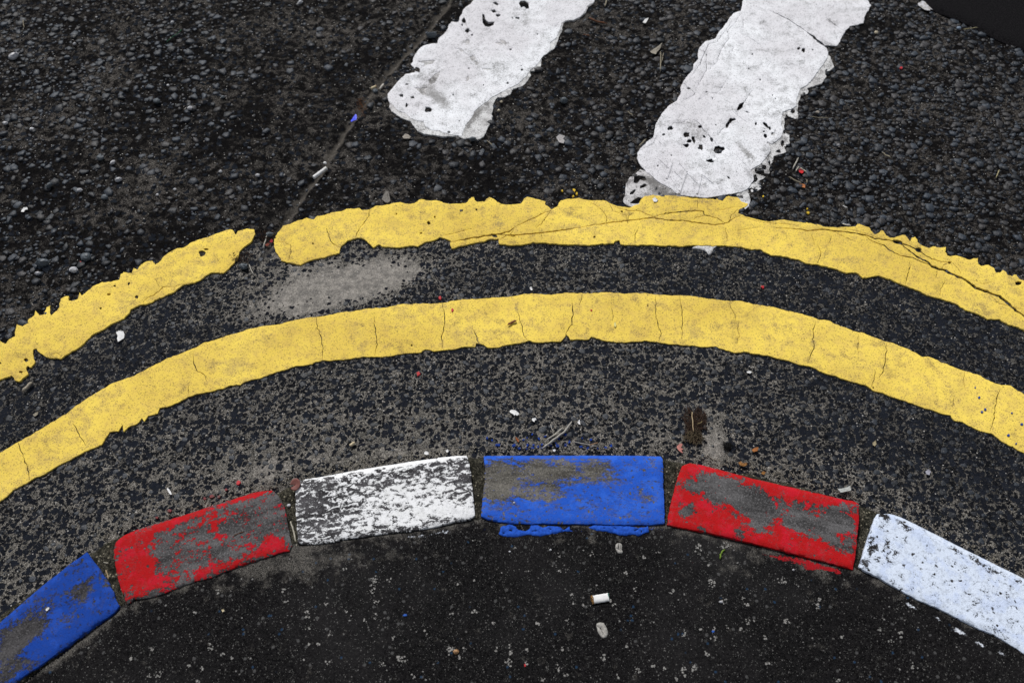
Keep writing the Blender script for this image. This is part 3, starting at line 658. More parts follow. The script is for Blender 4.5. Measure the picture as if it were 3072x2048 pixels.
B1base = L1 + [(330, 735), (345, 765), (385, 795), (430, 820), (475, 835), (505, 875), (525, 900), (570, 920), (630, 930), (700, 940), (760, 938), (800, 940), (845, 955), (890, 948), (940, 962), (975, 945), (1000, 905), (1008, 875), (1035, 840), (1040, 810), (1035, 780), (1045, 760), (1040, 725), (1060, 690), (1075, 668), (1120, 668), (1160, 650), (1185, 610), (1250, 590), (1285, 555), (1305, 520), (1300, 490), (1350, 482), (1375, 455), (1378, 418), (1385, 380), (1430, 360), (1465, 335), (1490, 290), (1500, 250), (1520, 215), (1530, 160), (1550, 145), (1600, 140), (1640, 125), (1680, 90), (1700, 45), (1735, 25), (1745, 0), (1810, -70), (1890, -190), (2070, -410), (2270, -750), (1570, -850), (1310, -475), (1140, -250), (1005, -100)]
B1top = L1 + [(395, 765), (440, 775), (475, 812), (520, 828), (565, 835), (580, 870), (620, 892), (680, 900), (725, 915), (770, 930), (830, 935), (850, 870), (905, 800), (915, 765), (960, 725), (1000, 700), (1040, 665)] + topR1
def inset(pts, k=.992):
    c = np.mean(pts, 0); return [tuple(c + (np.array(p) - c) * k) for p in pts]
zt = .0036
H1 = []
for b in [([(1222, 22), (1235, 5), (1262, 3), (1290, 20), (1294, 58), (1275, 62), (1260, 45), (1238, 52)],), ([(1038, 18), (1062, 10), (1086, 28), (1075, 38)],), ([(1030, 70), (1055, 62), (1072, 82), (1045, 88)],), ([(970, 92), (985, 100), (992, 132), (1012, 150), (1055, 148), (1048, 172), (1020, 186), (990, 180), (972, 155)],),
          ([(530, 425), (580, 415), (630, 412), (648, 415), (625, 438), (575, 452), (560, 462), (572, 435)],), ([(600, 590), (608, 545), (640, 510), (680, 490), (668, 530), (650, 560), (625, 580)],), ([(500, 602), (540, 604), (590, 600), (582, 650), (560, 655), (535, 630)],)]:
    H1.append(T(1, 0, b[0], zt))
H1d = [H1[i] for i in (0, 1, 2, 3)]; nd = len(H1)
for a in [(1080, 105, 18, 10), (1215, 122, 15, 9), (1180, 122, 6, 6), (845, 142, 14, 18), (868, 210, 18, 14), (900, 240, 8, 8), (832, 170, 6, 10), (1085, 298, 22, 7, 12), (1120, 290, 26, 12, 40), (868, 288, 16, 16), (905, 400, 18, 22, -20), (932, 432, 14, 18, -30), (828, 345, 14, 9, 20), (1003, 476, 36, 7, 5), (525, 478, 22, 18), (870, 540, 10, 24, 25),
          (415, 658, 17, 11), (490, 668, 16, 8), (450, 722, 10, 14), (598, 752, 26, 24), (1145, 570, 9, 8), (1245, 480, 9, 9), (878, 470, 6, 7), (1165, 340, 9, 6), (740, 908, 12, 8), (980, 585, 5, 6), (1240, 452, 5, 5), (1352, 235, 5, 6), (452, 580, 12, 6), (812, 832, 5, 5), (770, 652, 6, 6)]:
    H1.append(T(1, 0, blob(*a), zt))
H1d += [h for i, h in enumerate(H1[nd:]) if i not in (7, 8, 9, 10, 11, 12, 13, 15)]
for pts, w_ in [([(780, 325), (830, 348), (880, 380), (900, 395)], 6), ([(840, 110), (855, 150), (870, 195), (900, 225)], 6), ([(1430, 350), (1400, 420), (1330, 460)], 3), ([(1465, 200), (1490, 170), (1500, 150)], 3), ([(1150, 370), (1200, 410), (1240, 440)], 2.5), ([(430, 560), (470, 560), (500, 545)], 3), ([(460, 535), (470, 575)], 3)]:
    H1.append(slit(T(1, 0, pts, zt), w_ * .00024))
bc = T(1, 0, [(900, 500)])[0]
bar1 = empty('white_bar', *bc)
a = solid('thin_coat', T(1, 0, inset(B1base, .999), .002), H1d, WHTD, tz(.0020, 11, und=.0003), -.003, .008, seed=11, jit=.0009, attrs=grime_and_shade(1, 0, [(880, 860, 130, 26, -58, .8), (940, 760, 40, 60, 0, .6), (1020, 690, 60, 20, -30, .5), (620, 880, 120, 18, 15, .7), (420, 790, 90, 14, 35, .6), (605, 435, 60, 30, 0, .7), (640, 530, 50, 60, 0, .7), (545, 630, 60, 40, 0, .7)])); smooth_top(a); adopt(a, bar1)  # strips along the step paint in the thick coat's shadow together with crease dirt
a['label'] = 'thin dirty lower coat showing past the thick coat'
a = solid('thick_coat', T(1, 0, B1top, zt), H1, WHT, tz(zt, 12, .003, .0002), .0012, .007, seed=12, jit=.0008, attrs=grime_and_shade(1, 0, [(640, 640, 140, 50, 20, .50), (690, 700, 90, 40, 30, .55), (640, 500, 60, 60, 0, .4), (700, 780, 100, 60, 20, .25), (870, 290, 40, 26, 0, .6), (1100, 290, 60, 30, 20, .5), (600, 600, 60, 60, 0, .45), (990, 60, 60, 60, 0, .2), (1180, 60, 110, 60, 0, .25), (830, 700, 120, 40, -30, .2), (500, 330, 50, 20, -30, .15), (1000, 480, 50, 12, 5, .3), (915, 415, 30, 40, -30, .5), (720, 280, 60, 12, 20, .35), (1560, 130, 60, 20, -30, .3), (900, 620, 60, 30, 0, .2)])); smooth_top(a); adopt(a, bar1)
tag(bar1, 'white painted bar with grey worn tip and black pits, left of the two', 'road marking', 'white bars painted across the road')

B2top = [(425, -50), (412, 20), (400, 75), (350, 90), (320, 130), (285, 180), (245, 225), (225, 265), (155, 285), (115, 330), (105, 370), (108, 405), (75, 440), (70, 480), (35, 520), (5, 560), (-15, 600), (-12, 640), (-41, 690), (-86, 720), (-136, 770), (-161, 810), (-186, 860), (-196, 900), (-201, 940), (-251, 980), (-286, 1015), (-311, 1050), (-311, 1090), (-291, 1140), (-251, 1180), (-201, 1220), (-151, 1260), (-91, 1290), (-51, 1325), (-10, 1342), (60, 1350), (150, 1358), (230, 1350), (290, 1340), (350, 1330), (400, 1322), (440, 1305), (470, 1270), (490, 1235), (485, 1200), (468, 1168), (490, 1155), (530, 1135), (560, 1100), (590, 1065), (608, 1030), (600, 1000), (580, 980), (585, 972), (612, 990), (650, 965), (680, 940), (688, 900), (680, 860), (682, 815), (688, 770), (720, 755), (760, 745), (785, 725), (785, 680), (800, 640), (812, 605), (850, 590), (880, 560), (910, 520), (940, 480), (970, 440), (995, 395), (1005, 355), (990, 330), (975, 313), (1000, 312), (1060, 315), (1085, 290), (1098, 250), (1120, 215), (1150, 180), (1200, 170), (1245, 155), (1255, 110), (1280, 70), (1295, 35), (1275, 0), (1300, -60), (1420, -240), (1500, -480), (1640, -800), (880, -880), (700, -520), (590, -300), (480, -150)]
zt = .0038
H2 = []
for a in [(800, 332, 11, 10), (833, 345, 12, 16), (895, 342, 7, 6), (400, 728, 34, 14, -55), (445, 771, 14, 5, 20), (322, 838, 12, 26, 30), (308, 862, 12, 20, 20), (345, 822, 20, 12), (505, 850, 8, 12), (575, 862, 26, 12, 45), (600, 880, 8, 14), (570, 935, 18, 12, 30), (625, 920, 18, 14), (250, 1030, 36, 26), (190, 1105, 26, 13), (318, 1222, 13, 6, 40), (25, 925, 26, 18), (-85, 882, 22, 14), (75, 960, 14, 24, -20), (125, 1012, 18, 20), (25, 1000, 22, 14), (45, 970, 16, 14, 30), (535, 548, 6, 7), (205, 675, 6, 6), (165, 632, 8, 5), (230, 858, 5, 6), (-130, 925, 12, 9), (455, 472, 6, 4), (40, 608, 14, 6), (640, 678, 5, 4), (165, 378, 6, 5), (-78, 1068, 6, 5), (120, 870, 12, 10), (150, 940, 14, 8, 40), (200, 960, 10, 18, -30), (-171, 1140, 6, 6), (620, 655, 4, 6), (480, 372, 7, 5), (560, 905, 10, 6), (640, 900, 6, 9)]:
    H2.append(T(2, 0, blob(*a), zt))
for pts, w_ in [([(600, 70), (680, 110), (740, 140), (800, 180), (860, 222)], 9), ([(855, 218), (900, 252), (940, 285), (985, 322)], 26), ([(985, 120), (1030, 155), (1085, 195)], 5), ([(420, 715), (440, 670), (480, 620)], 4), ([(330, 720), (350, 770), (400, 810), (460, 850)], 3),
                ([(400, 85), (360, 160), (310, 210), (320, 260), (260, 350), (240, 420), (180, 480)], 4), ([(345, 130), (290, 220), (230, 290), (180, 300), (150, 360), (120, 440), (60, 520)], 5), ([(160, 380), (165, 480), (120, 560), (85, 620)], 4), ([(110, 340), (160, 360), (165, 390)], 4), ([(420, 110), (415, 220)], 3),
                ([(5, 570), (40, 600), (85, 640), (60, 665), (5, 690)], 5), ([(-310, 1045), (-250, 1010), (-200, 985), (-180, 940)], 3), ([(-175, 960), (-140, 1000), (-110, 1010)], 3), ([(60, 820), (110, 840), (150, 900), (210, 960), (240, 1000)], 6), ([(-80, 860), (-60, 840), (-10, 850), (30, 820)], 4), ([(310, 862), (270, 890), (240, 930)], 4), ([(215, 1095), (225, 1065)], 3), ([(468, 1168), (420, 1120), (380, 1080)], 3), ([(300, 1010), (330, 1040)], 3), ([(110, 690), (180, 640), (240, 640), (300, 560)], 2.5), ([(400, 230), (480, 270), (560, 330)], 2.5), ([(340, 360), (355, 320)], 3), ([(580, 465), (610, 425)], 2.5)]:
    H2.append(slit(T(2, 0, pts, zt), w_ * .00024))
# raised ridges pressed into the tip
def ridge(p0, p1, w=.0022, h=.0016, z=.0058):
    a, b = np.array(p0), np.array(p1); d_ = (b - a); d_ /= np.hypot(*d_); n_ = np.array([-d_[1], d_[0]])
    V_ = []
    for q in (a, b):
        for s_, zz in ((-1, -.0015), (-.5, h), (.5, h), (1, -.0015)):
            r_ = q + n_ * s_ * w; V_.append((r_[0], r_[1], z + zz))
    f_ = []
    for i in range(3): f_ += [[i, i + 1, i + 5], [i, i + 5, i + 4]]
    f_ += [[0, 2, 1], [0, 3, 2], [4, 5, 6], [4, 6, 7]]
    return V_, f_
ev, ef = [], []
for a, b, w_ in [((530, 230), (470, 420), .0030), ((705, 330), (615, 590), .0036), ((880, 370), (825, 600), .0032), ((380, 185), (490, 290), .0016), ((620, 230), (700, 330), .0016), ((510, 390), (620, 570), .0014), ((700, 340), (830, 470), .0016), ((560, 330), (650, 420), .0012), ((905, 380), (1010, 470), .0012)]:
    q = F(1880, 430, 3.92, [a, b], zt); v_, f_ = ridge(q[0], q[1], w_, z=.0034, h=.0019)
    ef += [[i + len(ev) for i in t] for t in f_]; ev += v_
B2base = [(960, 440), (985, 400), (1005, 375), (1030, 420), (1045, 460), (1020, 480), (985, 495), (990, 530), (960, 575), (900, 590), (862, 608), (872, 630), (850, 648), (815, 650), (800, 700), (790, 760), (800, 815), (770, 818), (730, 800), (712, 780), (700, 830), (700, 900), (735, 930), (735, 985), (700, 1010), (718, 1045), (680, 1060), (630, 1070), (620, 1110), (598, 1150), (595, 1195), (550, 1190), (540, 1210), (575, 1215), (530, 1240), (530, 1262), (548, 1292), (500, 1325), (462, 1340), (470, 1380), (455, 1420), (430, 1438), (400, 1395), (370, 1340), (430, 1250), (430, 1150), (540, 1050), (640, 880), (650, 750), (760, 640), (860, 520)]
hb = [T(2, 0, blob(*a), .002) for a in [(745, 838, 40, 28), (525, 1175, 34, 28), (560, 1150, 20, 20), (760, 765, 16, 14), (690, 985, 14, 22), (660, 1040, 20, 12), (505, 1305, 12, 8), (720, 880, 14, 30), (600, 1120, 10, 18), (835, 640, 9, 5), (700, 905, 8, 18), (500, 1230, 16, 30)]]
Bl = [(1955, 1300), (1960, 1265), (1985, 1225), (2030, 1195), (2060, 1165), (2110, 1180), (2200, 1235), (2300, 1300), (2400, 1345), (2300, 1372), (2180, 1370), (2090, 1372), (2065, 1400), (2040, 1415), (2000, 1422), (1965, 1412), (1942, 1385), (1955, 1345)]
hl = [T(1, 0, q, .002) for q in ([(2015, 1215), (2050, 1205), (2095, 1215), (2105, 1240), (2080, 1245), (2060, 1235), (2040, 1262), (2015, 1258)], [(2055, 1280), (2090, 1262), (2112, 1275), (2085, 1290), (2058, 1298)], [(1985, 1340), (1992, 1322), (2020, 1300), (2032, 1308), (2010, 1335)], [(1985, 1400), (2010, 1375), (2045, 1355), (2072, 1362), (2068, 1388), (2040, 1402)])]
bar2 = empty('white_bar', *T(2, 0, [(400, 700)])[0])
a = solid('thin_coat', T(2, 0, B2base, .002), hb, WHTD, tz(.0016, 14, und=.0003), -.003, .008, seed=14, jit=.0013, holejit=.0009, attrs=grime_and_shade(2, 0, [(930, 520, 40, 70, 35, .5), (720, 790, 60, 40, 0, .5), (700, 950, 40, 60, 0, .5), (560, 1180, 80, 60, 0, .7), (480, 1290, 60, 60, 0, .3), (400, 1370, 60, 20, 0, .5)])); smooth_top(a); adopt(a, bar2)
a['label'] = 'thin patchy coat along the right edge'
a = solid('thin_coat', T(1, 0, Bl, .002), hl, WHTD, tz(.0016, 15, und=.0003), -.003, .008, seed=15, jit=.0011, attrs=grime_and_shade(1, 0, [(2180, 1290, 130, 50, 30, .75), (2230, 1330, 110, 30, 10, .6), (2130, 1230, 80, 30, 30, .5)])); smooth_top(a); adopt(a, bar2)
a['label'] = 'thin patchy coat left of the rounded tip'
a = solid('thick_coat', T(2, 0, B2top, zt), H2, WHT, tz(zt, 16, .003, .0002), .0012, .007, seed=16, jit=.0008, extra=(ev, ef), attrs=grime_and_shade(2, 0, [(420, 1030, 100, 22, 42, .75), (470, 1090, 60, 30, 42, .4), (120, 900, 130, 60, 40, .45), (60, 940, 90, 70, 0, .35), (680, 120, 140, 14, 32, .45), (880, 230, 110, 12, 40, .55), (1020, 150, 90, 10, 38, .45), (430, 640, 60, 60, 0, .25), (350, 560, 80, 60, 0, .2), (90, 1200, 170, 80, 20, .22), (-120, 1150, 120, 80, 0, .2), (400, 720, 50, 30, 0, .3), (335, 830, 40, 30, 0, .4), (600, 400, 60, 40, 0, .22), (570, 900, 60, 60, 0, .3), (160, 300, 120, 200, 30, .12), (480, 1200, 40, 60, 0, .2), (1090, 180, 40, 20, 0, .3), (250, 1300, 200, 20, 0, .15)])); smooth_top(a); adopt(a, bar2)
tag(bar2, 'longer white bar, rounded tip with raised ridges, meeting the yellow line', 'road marking', 'white bars painted across the road')
wl = solid('paint_patch', W(2, 1, [(65, 135), (100, 118), (160, 122), (215, 125), (235, 118), (210, 150), (205, 175), (185, 180), (170, 160), (120, 140)]), [], WHTD, lambda x, y, d: .0012 + 0 * x, -.002, .006, seed=18, jit=.0010)
tag(centred(wl), 'small white paint remnant under the lower edge of the ragged yellow line', 'paint mark')

MARKS = [np.array(YL), np.array(Yu), np.array(Yp), np.array(T(1, 0, B1base)), np.array(T(2, 0, B2top)), np.array(T(2, 0, B2base)), np.array(T(1, 0, Bl))]

# darker smooth reinstatement patch at the far right corner
pp = F(2672, 0, 5.87, [(100, -900), (350, -300), (560, -60), (700, 150), (900, 225), (1080, 290), (1250, 360), (1420, 440), (1600, 545), (1800, 640), (2000, 730), (2200, 800), (2400, 880), (3000, 1150), (4000, 1700), (6500, 2600), (6500, -900)], .005)
dp = solid('road_patch', pp, [], mat_plain('fresh_bitumen', (.0022, .0022, .003), (.014, .013, .0145), .92, 360, .06, .0030), lambda x, y, d: .0048 * sm(0, .01, d) + .001 + (fbm(x, y, 60, 3, 31) - .5) * .001, -.004, .012, seed=20, jit=.0014)
smooth_top(dp)
tag(dp, 'smooth black asphalt repair patch at the far right corner', 'road', kind='structure')
MARKS.append(np.array(pp))

# ------------------------------------------------------------------ kerb
KB = {}
kerbs = [
 ('blue kerb stone at far left, rubbed grey along its middle', 'blueL',
  T(0, 2, [(0, 1110), (100, 1030), (200, 945), (300, 870), (400, 800), (490, 730), (560, 690), (595, 660), (620, 690), (650, 730), (700, 800), (740, 860), (780, 940), (800, 1000), (815, 1030), (790, 1070), (740, 1110), (650, 1165), (600, 1210), (520, 1260), (470, 1300), (400, 1350), (330, 1400), (250, 1460), (150, 1520), (100, 1566), (0, 1635), (-120, 1700), (-240, 1560), (-300, 1440), (-150, 1240)], KZ)),
 ('red kerb stone worn mostly to grey, left of the white speckled one', 'redL',
  T(0, 2, [(780, 640), (800, 590), (850, 540), (900, 510), (1000, 470), (1100, 440), (1200, 410), (1300, 380), (1400, 345), (1500, 305), (1600, 275), (1700, 240), (1780, 228), (1880, 235), (1910, 270), (1940, 310), (1960, 360), (1975, 430), (1995, 540), (2010, 610), (1990, 650), (1920, 665), (1850, 690), (1750, 720), (1650, 755), (1550, 790), (1440, 840), (1350, 860), (1260, 890), (1180, 920), (1100, 955), (1000, 980), (920, 985), (875, 1020), (850, 960), (815, 860), (800, 780), (785, 700)], KZ)),
 ('grey kerb stone with flaking white paint, left of the central blue one', 'whiteL',
  T(0, 2, [(2050, 170), (2100, 145), (2200, 130), (2300, 110)], KZ) + T(1, 2, [(0, 97), (100, 75), (200, 60), (300, 45), (400, 30), (500, 15), (600, 5), (700, -5), (800, -12), (860, -8), (872, 10), (890, 100), (900, 200), (915, 330), (920, 410), (880, 430), (790, 445), (700, 470), (600, 495), (500, 510), (400, 520), (300, 530), (200, 545), (100, 560), (0, 572)], KZ) + T(0, 2, [(2300, 590), (2200, 600), (2100, 605), (2050, 590), (2045, 480), (2035, 350), (2036, 240)], KZ)),
 ('bright blue kerb stone in the centre with a grey rubbed patch', 'blueC',
  T(1, 2, [(980, -22), (1100, -24), (1300, -24), (1500, -24), (1700, -22), (1900, -20), (2100, -14), (2203, -8), (2215, 20), (2218, 150), (2222, 280), (2230, 400), (2228, 462), (2150, 470), (1950, 472), (1750, 465), (1500, 462), (1300, 465), (1150, 460), (1080, 450), (1000, 430), (965, 410), (970, 330), (985, 200), (990, 80), (983, 20)], KZ)),
 ('red kerb stone with grey flaked middle, right of the central blue one', 'redR',
  T(2, 2, [(55, 30), (120, 38), (200, 55), (300, 90), (400, 120), (500, 150), (600, 170), (700, 195), (800, 215), (900, 240), (1000, 265), (1100, 290), (1180, 300), (1215, 325), (1215, 450), (1205, 550), (1195, 650), (1180, 740), (1172, 780), (1100, 755), (1000, 730), (880, 700), (750, 665), (600, 630), (480, 595), (350, 565), (200, 530), (100, 510), (0, 495), (-70, 480), (-105, 470), (-95, 400), (-70, 280), (-30, 130), (0, 70)], KZ)),
 ('bluish white kerb stone at far right, paint almost whole', 'whiteR',
  T(2, 2, [(1340, 400), (1450, 392), (1520, 400), (1600, 440), (1700, 490), (1800, 545), (1900, 600), (2000, 650), (2100, 700), (2200, 750), (2300, 800), (2352, 830), (2460, 890), (2620, 985), (2560, 1180), (2480, 1440), (2352, 1355), (2250, 1290), (2150, 1230), (2050, 1190), (1950, 1140), (1850, 1090), (1750, 1040), (1650, 1000), (1550, 950), (1500, 920), (1430, 880), (1350, 830), (1260, 790), (1215, 760), (1240, 690), (1270, 600), (1300, 500), (1330, 420)], KZ)),
]
# wear of each stone, and bullnose light on the central blue, in the tile coordinates of the survey: centre, radii, tilt, amount
WEAR_NOSE_LIGHT = {
 'blueL': ((0, 2), .66, [(150, 1180, 260, 70, -38, -.42), (100, 1300, 250, 60, -38, -.55), (560, 930, 130, 55, -40, -.42), (30, 1500, 160, 60, -35, -.6), (250, 1420, 90, 30, -38, -.3), (700, 1000, 120, 120, 0, .12), (430, 1240, 200, 50, -38, .18), (420, 800, 200, 20, -38, .15)]),
 'redL': ((0, 2), .27, [(900, 760, 150, 220, 15, .56), (1060, 880, 150, 70, 0, .36), (1000, 520, 200, 45, -20, .42), (1330, 400, 260, 34, -20, .50), (1720, 270, 200, 30, -16, .5), (1420, 810, 130, 45, -18, .42), (1700, 715, 200, 28, -18, .45), (1920, 620, 60, 60, 0, .5), (1800, 600, 110, 70, 0, .22), (1850, 560, 40, 40, 0, .3), (1490, 520, 20, 90, -20, .5), (1390, 600, 70, 18, -12, .45), (1250, 650, 60, 14, -30, .4), (1445, 690, 18, 80, 0, .4), (1190, 530, 45, 25, -15, .3), (1480, 400, 30, 20, -45, .4)]),
 'whiteL': ((1, 2), .42, [(300, 60, 700, 26, -7, .55), (-150, 110, 160, 22, -12, .4), (500, 300, 420, 130, -6, .18), (500, 420, 480, 60, -8, .2), (830, 395, 90, 35, -8, .6), (-180, 350, 140, 160, 0, -.14), (300, 180, 200, 50, -10, -.03), (820, 180, 60, 120, 0, -.15), (-200, 460, 160, 60, 0, .05)]),
 'blueC': ((1, 2), .79, [(1060, 150, 120, 130, 0, -.62), (1300, 130, 320, 100, 0, -.52), (1620, 110, 320, 90, 6, -.42), (1300, 250, 320, 50, 0, -.42), (1060, 290, 100, 60, 0, -.38), (1800, 120, 120, 70, 0, -.2), (1060, 425, 60, 22, 0, -.4), (1250, 445, 90, 12, 0, -.4), (1400, 300, 500, 40, 0, -.16), (2100, 250, 60, 200, 0, -.14), (1900, 430, 300, 20, 0, -.12), (1300, -12, 800, 14, 0, .4), (1550, 20, 700, 8, 0, -.25)]),  # last two: lit bullnose strip and dark line behind it, put into paint cover
 'redR': ((2, 2), .80, [(200, 230, 190, 105, 20, -.56), (430, 260, 150, 110, 20, -.50), (600, 400, 330, 110, 15, -.58), (950, 450, 190, 120, 20, -.52), (1120, 420, 90, 220, 0, -.46), (1000, 590, 120, 40, 15, -.4), (520, 500, 60, 60, 0, -.35), (30, 370, 60, 60, 0, -.4), (400, 530, 70, 30, 10, -.35), (1150, 640, 50, 80, 0, -.2), (180, 140, 120, 30, 20, -.3), (770, 570, 60, 20, -10, -.3), (100, 500, 60, 14, 10, -.3), (900, 250, 300, 20, 13, .25)]),
 'whiteR': ((2, 2), .82, [(1400, 430, 60, 25, 40, -.6), (1520, 480, 60, 18, 40, -.5), (1400, 650, 90, 90, 0, -.2), (1480, 680, 30, 25, 0, -.25), (1900, 660, 60, 22, 30, -.4), (2080, 760, 140, 26, 35, -.32), (2180, 810, 40, 22, 0, -.28), (1900, 790, 40, 20, 0, -.25), (1300, 620, 30, 90, 0, -.4), (1255, 740, 40, 40, 0, -.5), (2050, 1000, 140, 60, 30, -.10), (2200, 1240, 120, 40, 30, -.2), (1480, 890, 60, 18, 30, -.3)]),
}
KM = {
 'blueL': mat_kerb('blue_kerb_paint_worn_vignetted', (.012, .055, .32), (.018, .072, .40), 1, 1, 1.0, .04, (.055, .053, .055), fw=.55, pits=.08),  # blue darkened to carry lens vignetting in the colour, besides the real wear
 'redL': mat_kerb('red_kerb_paint', (.40, .010, .012), (.47, .012, .024), 1, 1.15, 1.0, .010, fw=.46, pits=.08),
 'whiteL': mat_kerb('white_kerb_paint_flaking', (.84, .85, .87), (.80, .81, .82), .75, 1.3, 3.0, .008, (.060, .058, .062), fw=.32, pits=.02),
 'blueC': mat_kerb('blue_kerb_paint', (.020, .098, .54), (.030, .125, .62), .7, 1.3, 1.2, .05, (.105, .099, .088), fw=.5, pits=.10),
 'redR': mat_kerb('red_kerb_paint_flaked', (.44, .010, .012), (.52, .012, .024), 1, 1.1, 1.0, .010, fw=.40, pits=.04),
 'whiteR': mat_kerb('bluish_white_kerb_paint', (.68, .76, .90), (.60, .69, .88), 1, 1, 2.6, .012, (.040, .038, .040), fw=.45, pits=.07),
}
for lab, key, out in kerbs:
    o_ = np.array(out); c_ = o_.mean(0); dd = o_ - c_
    u_, s_, vt = np.linalg.svd(dd, full_matrices=False); ax = vt[0] * np.sign(vt[0][0]); ay = np.array([-ax[1], ax[0]])
    vmax = (dd @ ay).max()
    (tc, tr), base, gl = WEAR_NOSE_LIGHT[key]
    ox, oy = OFF[(tc, tr)]
    def zf(x, y, d, c_=c_, ay=ay, ax=ax, vmax=vmax, key=key):
        v = (x - c_[0]) * ay[0] + (y - c_[1]) * ay[1]; u = (x - c_[0]) * ax[0] + (y - c_[1]) * ax[1]
        nose = np.clip((v - (vmax - .020)) / .020, 0, 1)
        z = KZ - .011 * nose ** 2 - .0020 * (1 - np.sqrt(np.clip(d / .0045, 0, 1))) * (1 - nose * .5)
        return z + (fbm(u, v, 26, 3, 50) - .5) * .0008 + (fbm(x, y, 120, 3, 52) - .5) * .0008
    def fcov(x, y, ox=ox, oy=oy, base=base, gl=gl):
        px, py = Q(x, y, KZ); tx, ty = (px - ox) * K, (py - oy) * K
        return np.clip(base + gauss(tx * D, ty * D, gl), -.15, 1.2)
    def fuv(x, y, c_=c_, ax=ax, ay=ay, s=len(KB)):
        u = (x - c_[0]) * ax[0] + (y - c_[1]) * ax[1]; v = (x - c_[0]) * ay[0] + (y - c_[1]) * ay[1]
        return np.stack([u + s * 1.3, v + s * .7, 0 * u], -1)
    o = solid('kerb_stone', out, [], KM[key], zf, -.02, .0045, seed=70 + len(KB), jit=.0006, attrs=dict(cov=fcov, kuv=fuv))
    smooth_top(o, 50)
    KB[key] = o_
    tag(o, lab, 'kerb stone', 'painted kerb stones round the corner')

# rough mortar and dirt under and between the kerb stones
n = 1500
pxs = np.linspace(-500, 3500, n)
rows = 46
fr = kerb_front(pxs) + 6; bk = kerb_back(pxs) + 9
PXg = np.repeat(pxs[None], rows, 0); tt = np.linspace(0, 1, rows)[:, None]
PYg = fr[None] * (1 - tt) + bk[None] * tt
PYg += (vn(PXg / 26, tt * 0 + 1) - .5) * 12 * (np.abs(tt - .5) * 2) ** 3
Xg, Yg = P(PXg, PYg, .006)
Zg = .0005 + (BZ + .002) * sm(0, .10, tt) + .004 * sm(.80, .97, tt) - .003 * sm(.95, 1, tt) + (fbm(Xg, Yg, 110, 4, 90) - .5) * .006
Zg = Zg.reshape(rows, n)
i = np.arange(rows * n).reshape(rows, n)
Fm = np.stack([i[:-1, :-1], i[1:, :-1], i[1:, 1:], i[:-1, 1:]], -1).reshape(-1, 4)
mb = mk('kerb_bed', np.stack([Xg, Yg, Zg], -1).reshape(-1, 3), Fm, MORTAR)
tag(mb, 'dark gritty mortar and dirt filling the joints between kerb stones', 'mortar', kind='structure')

# ------------------------------------------------------------------ stone chips standing proud of the road
def chip_field(st_, kf, kc, lo, hi, pw):
    gx, gy = np.meshgrid(np.arange(-1.30, 1.30, st_), np.arange(.55, 2.45, st_))
    gx = (gx + RNG.uniform(-.42, .42, gx.shape) * st_).ravel(); gy = (gy + RNG.uniform(-.42, .42, gy.shape) * st_).ravel()
    px, py, fine, dust, bare, joint, jd = road_fields(gx, gy)
    ux, uy = px / D, py / D
    vis = (ux > -120) & (ux < 2480) & (uy > -330)
    dens_ = .19 + .36 * sm(950, 1900, ux) + gauss(px, py, [(1380, 370, 130, 90, 0, .16), (1100, 430, 200, 60, 0, -.08)]) + gauss(px, py, [(150, 150, 380, 220, 0, .32), (2150, 450, 350, 250, 0, .20), (60, 620, 160, 160, 0, .35), (700, 250, 220, 200, 0, -.14), (1450, 200, 60, 200, 30, .1)])
    dens_ = dens_ * (.05 + 1.9 * fbm(gx, gy, 13, 3, 77))
    pr = np.where(fine > .5, kf * (1 - np.clip(bare, 0, 1)), dens_ * kc)
    pr = np.where(joint > .3, .03, pr)
    k = vis & (RNG.random(len(gx)) < pr) & (py < kerb_front(px) - 12)
    gx, gy, fine = gx[k], gy[k], fine[k]
    m_ = inpoly(gx, gy, MARKS[-1]); gx, gy, fine = gx[~m_], gy[~m_], fine[~m_]
    m_ = np.zeros(len(gx), bool)
    for poly in MARKS[:-1]: m_ |= inpoly(gx, gy, poly)
    b = RNG.random(len(gx)) ** pw
    return gx, gy, fine, np.where(m_, np.minimum(lo + (hi - lo) * b, .0065), lo + (hi - lo) * b), m_
A_ = chip_field(.0150, .55, 1.0, .0042, .0112, 1.6); B_ = chip_field(.0080, .22, .50, .0018, .0042, 1.0)
gx, gy, gf, rad, under = (np.concatenate(q) for q in zip(A_, B_))
N = len(gx)
print('chips', N)
rad = np.where(gf > .5, rad * .62, rad)
hh = np.where(gf > .5, .0005, .0007 + rad * .26 * (.35 + 1.0 * RNG.random(N)))
hh = np.where(under, np.minimum(hh, .0011), hh)
asp = RNG.uniform(.62, 1.0, N); rot = RNG.uniform(0, 6.28, N)
pxr, pyr, ff, du, ba, jo, jd_ = road_fields(gx, gy)
gz = road_height(gx, gy, ff, jo, jd_)
ns = 5
ang = (np.arange(ns) / ns * 2 * np.pi)[None] + RNG.uniform(-.45, .45, (N, ns))
rr = rad[:, None] * RNG.uniform(.70, 1.28, (N, ns))
lx, ly = rr * np.cos(ang), rr * np.sin(ang) * asp[:, None]
c_, s_ = np.cos(rot)[:, None], np.sin(rot)[:, None]
wx, wy = lx * c_ - ly * s_, lx * s_ + ly * c_
tiltx, tilty = RNG.normal(0, .09, N), RNG.normal(0, .09, N)
tiltx = np.where((gf > .5) | under, 0, tiltx); tilty = np.where((gf > .5) | under, 0, tilty)
def ring(k, zz, jz=0):
    x_ = gx[:, None] + wx * k; y_ = gy[:, None] + wy * k
    z_ = gz[:, None] + zz[:, None] + (wx * tiltx[:, None] + wy * tilty[:, None]) * (k if jz else 0) + RNG.uniform(-1, 1, (N, ns)) * jz * hh[:, None]
    return np.stack([x_, y_, z_], -1)
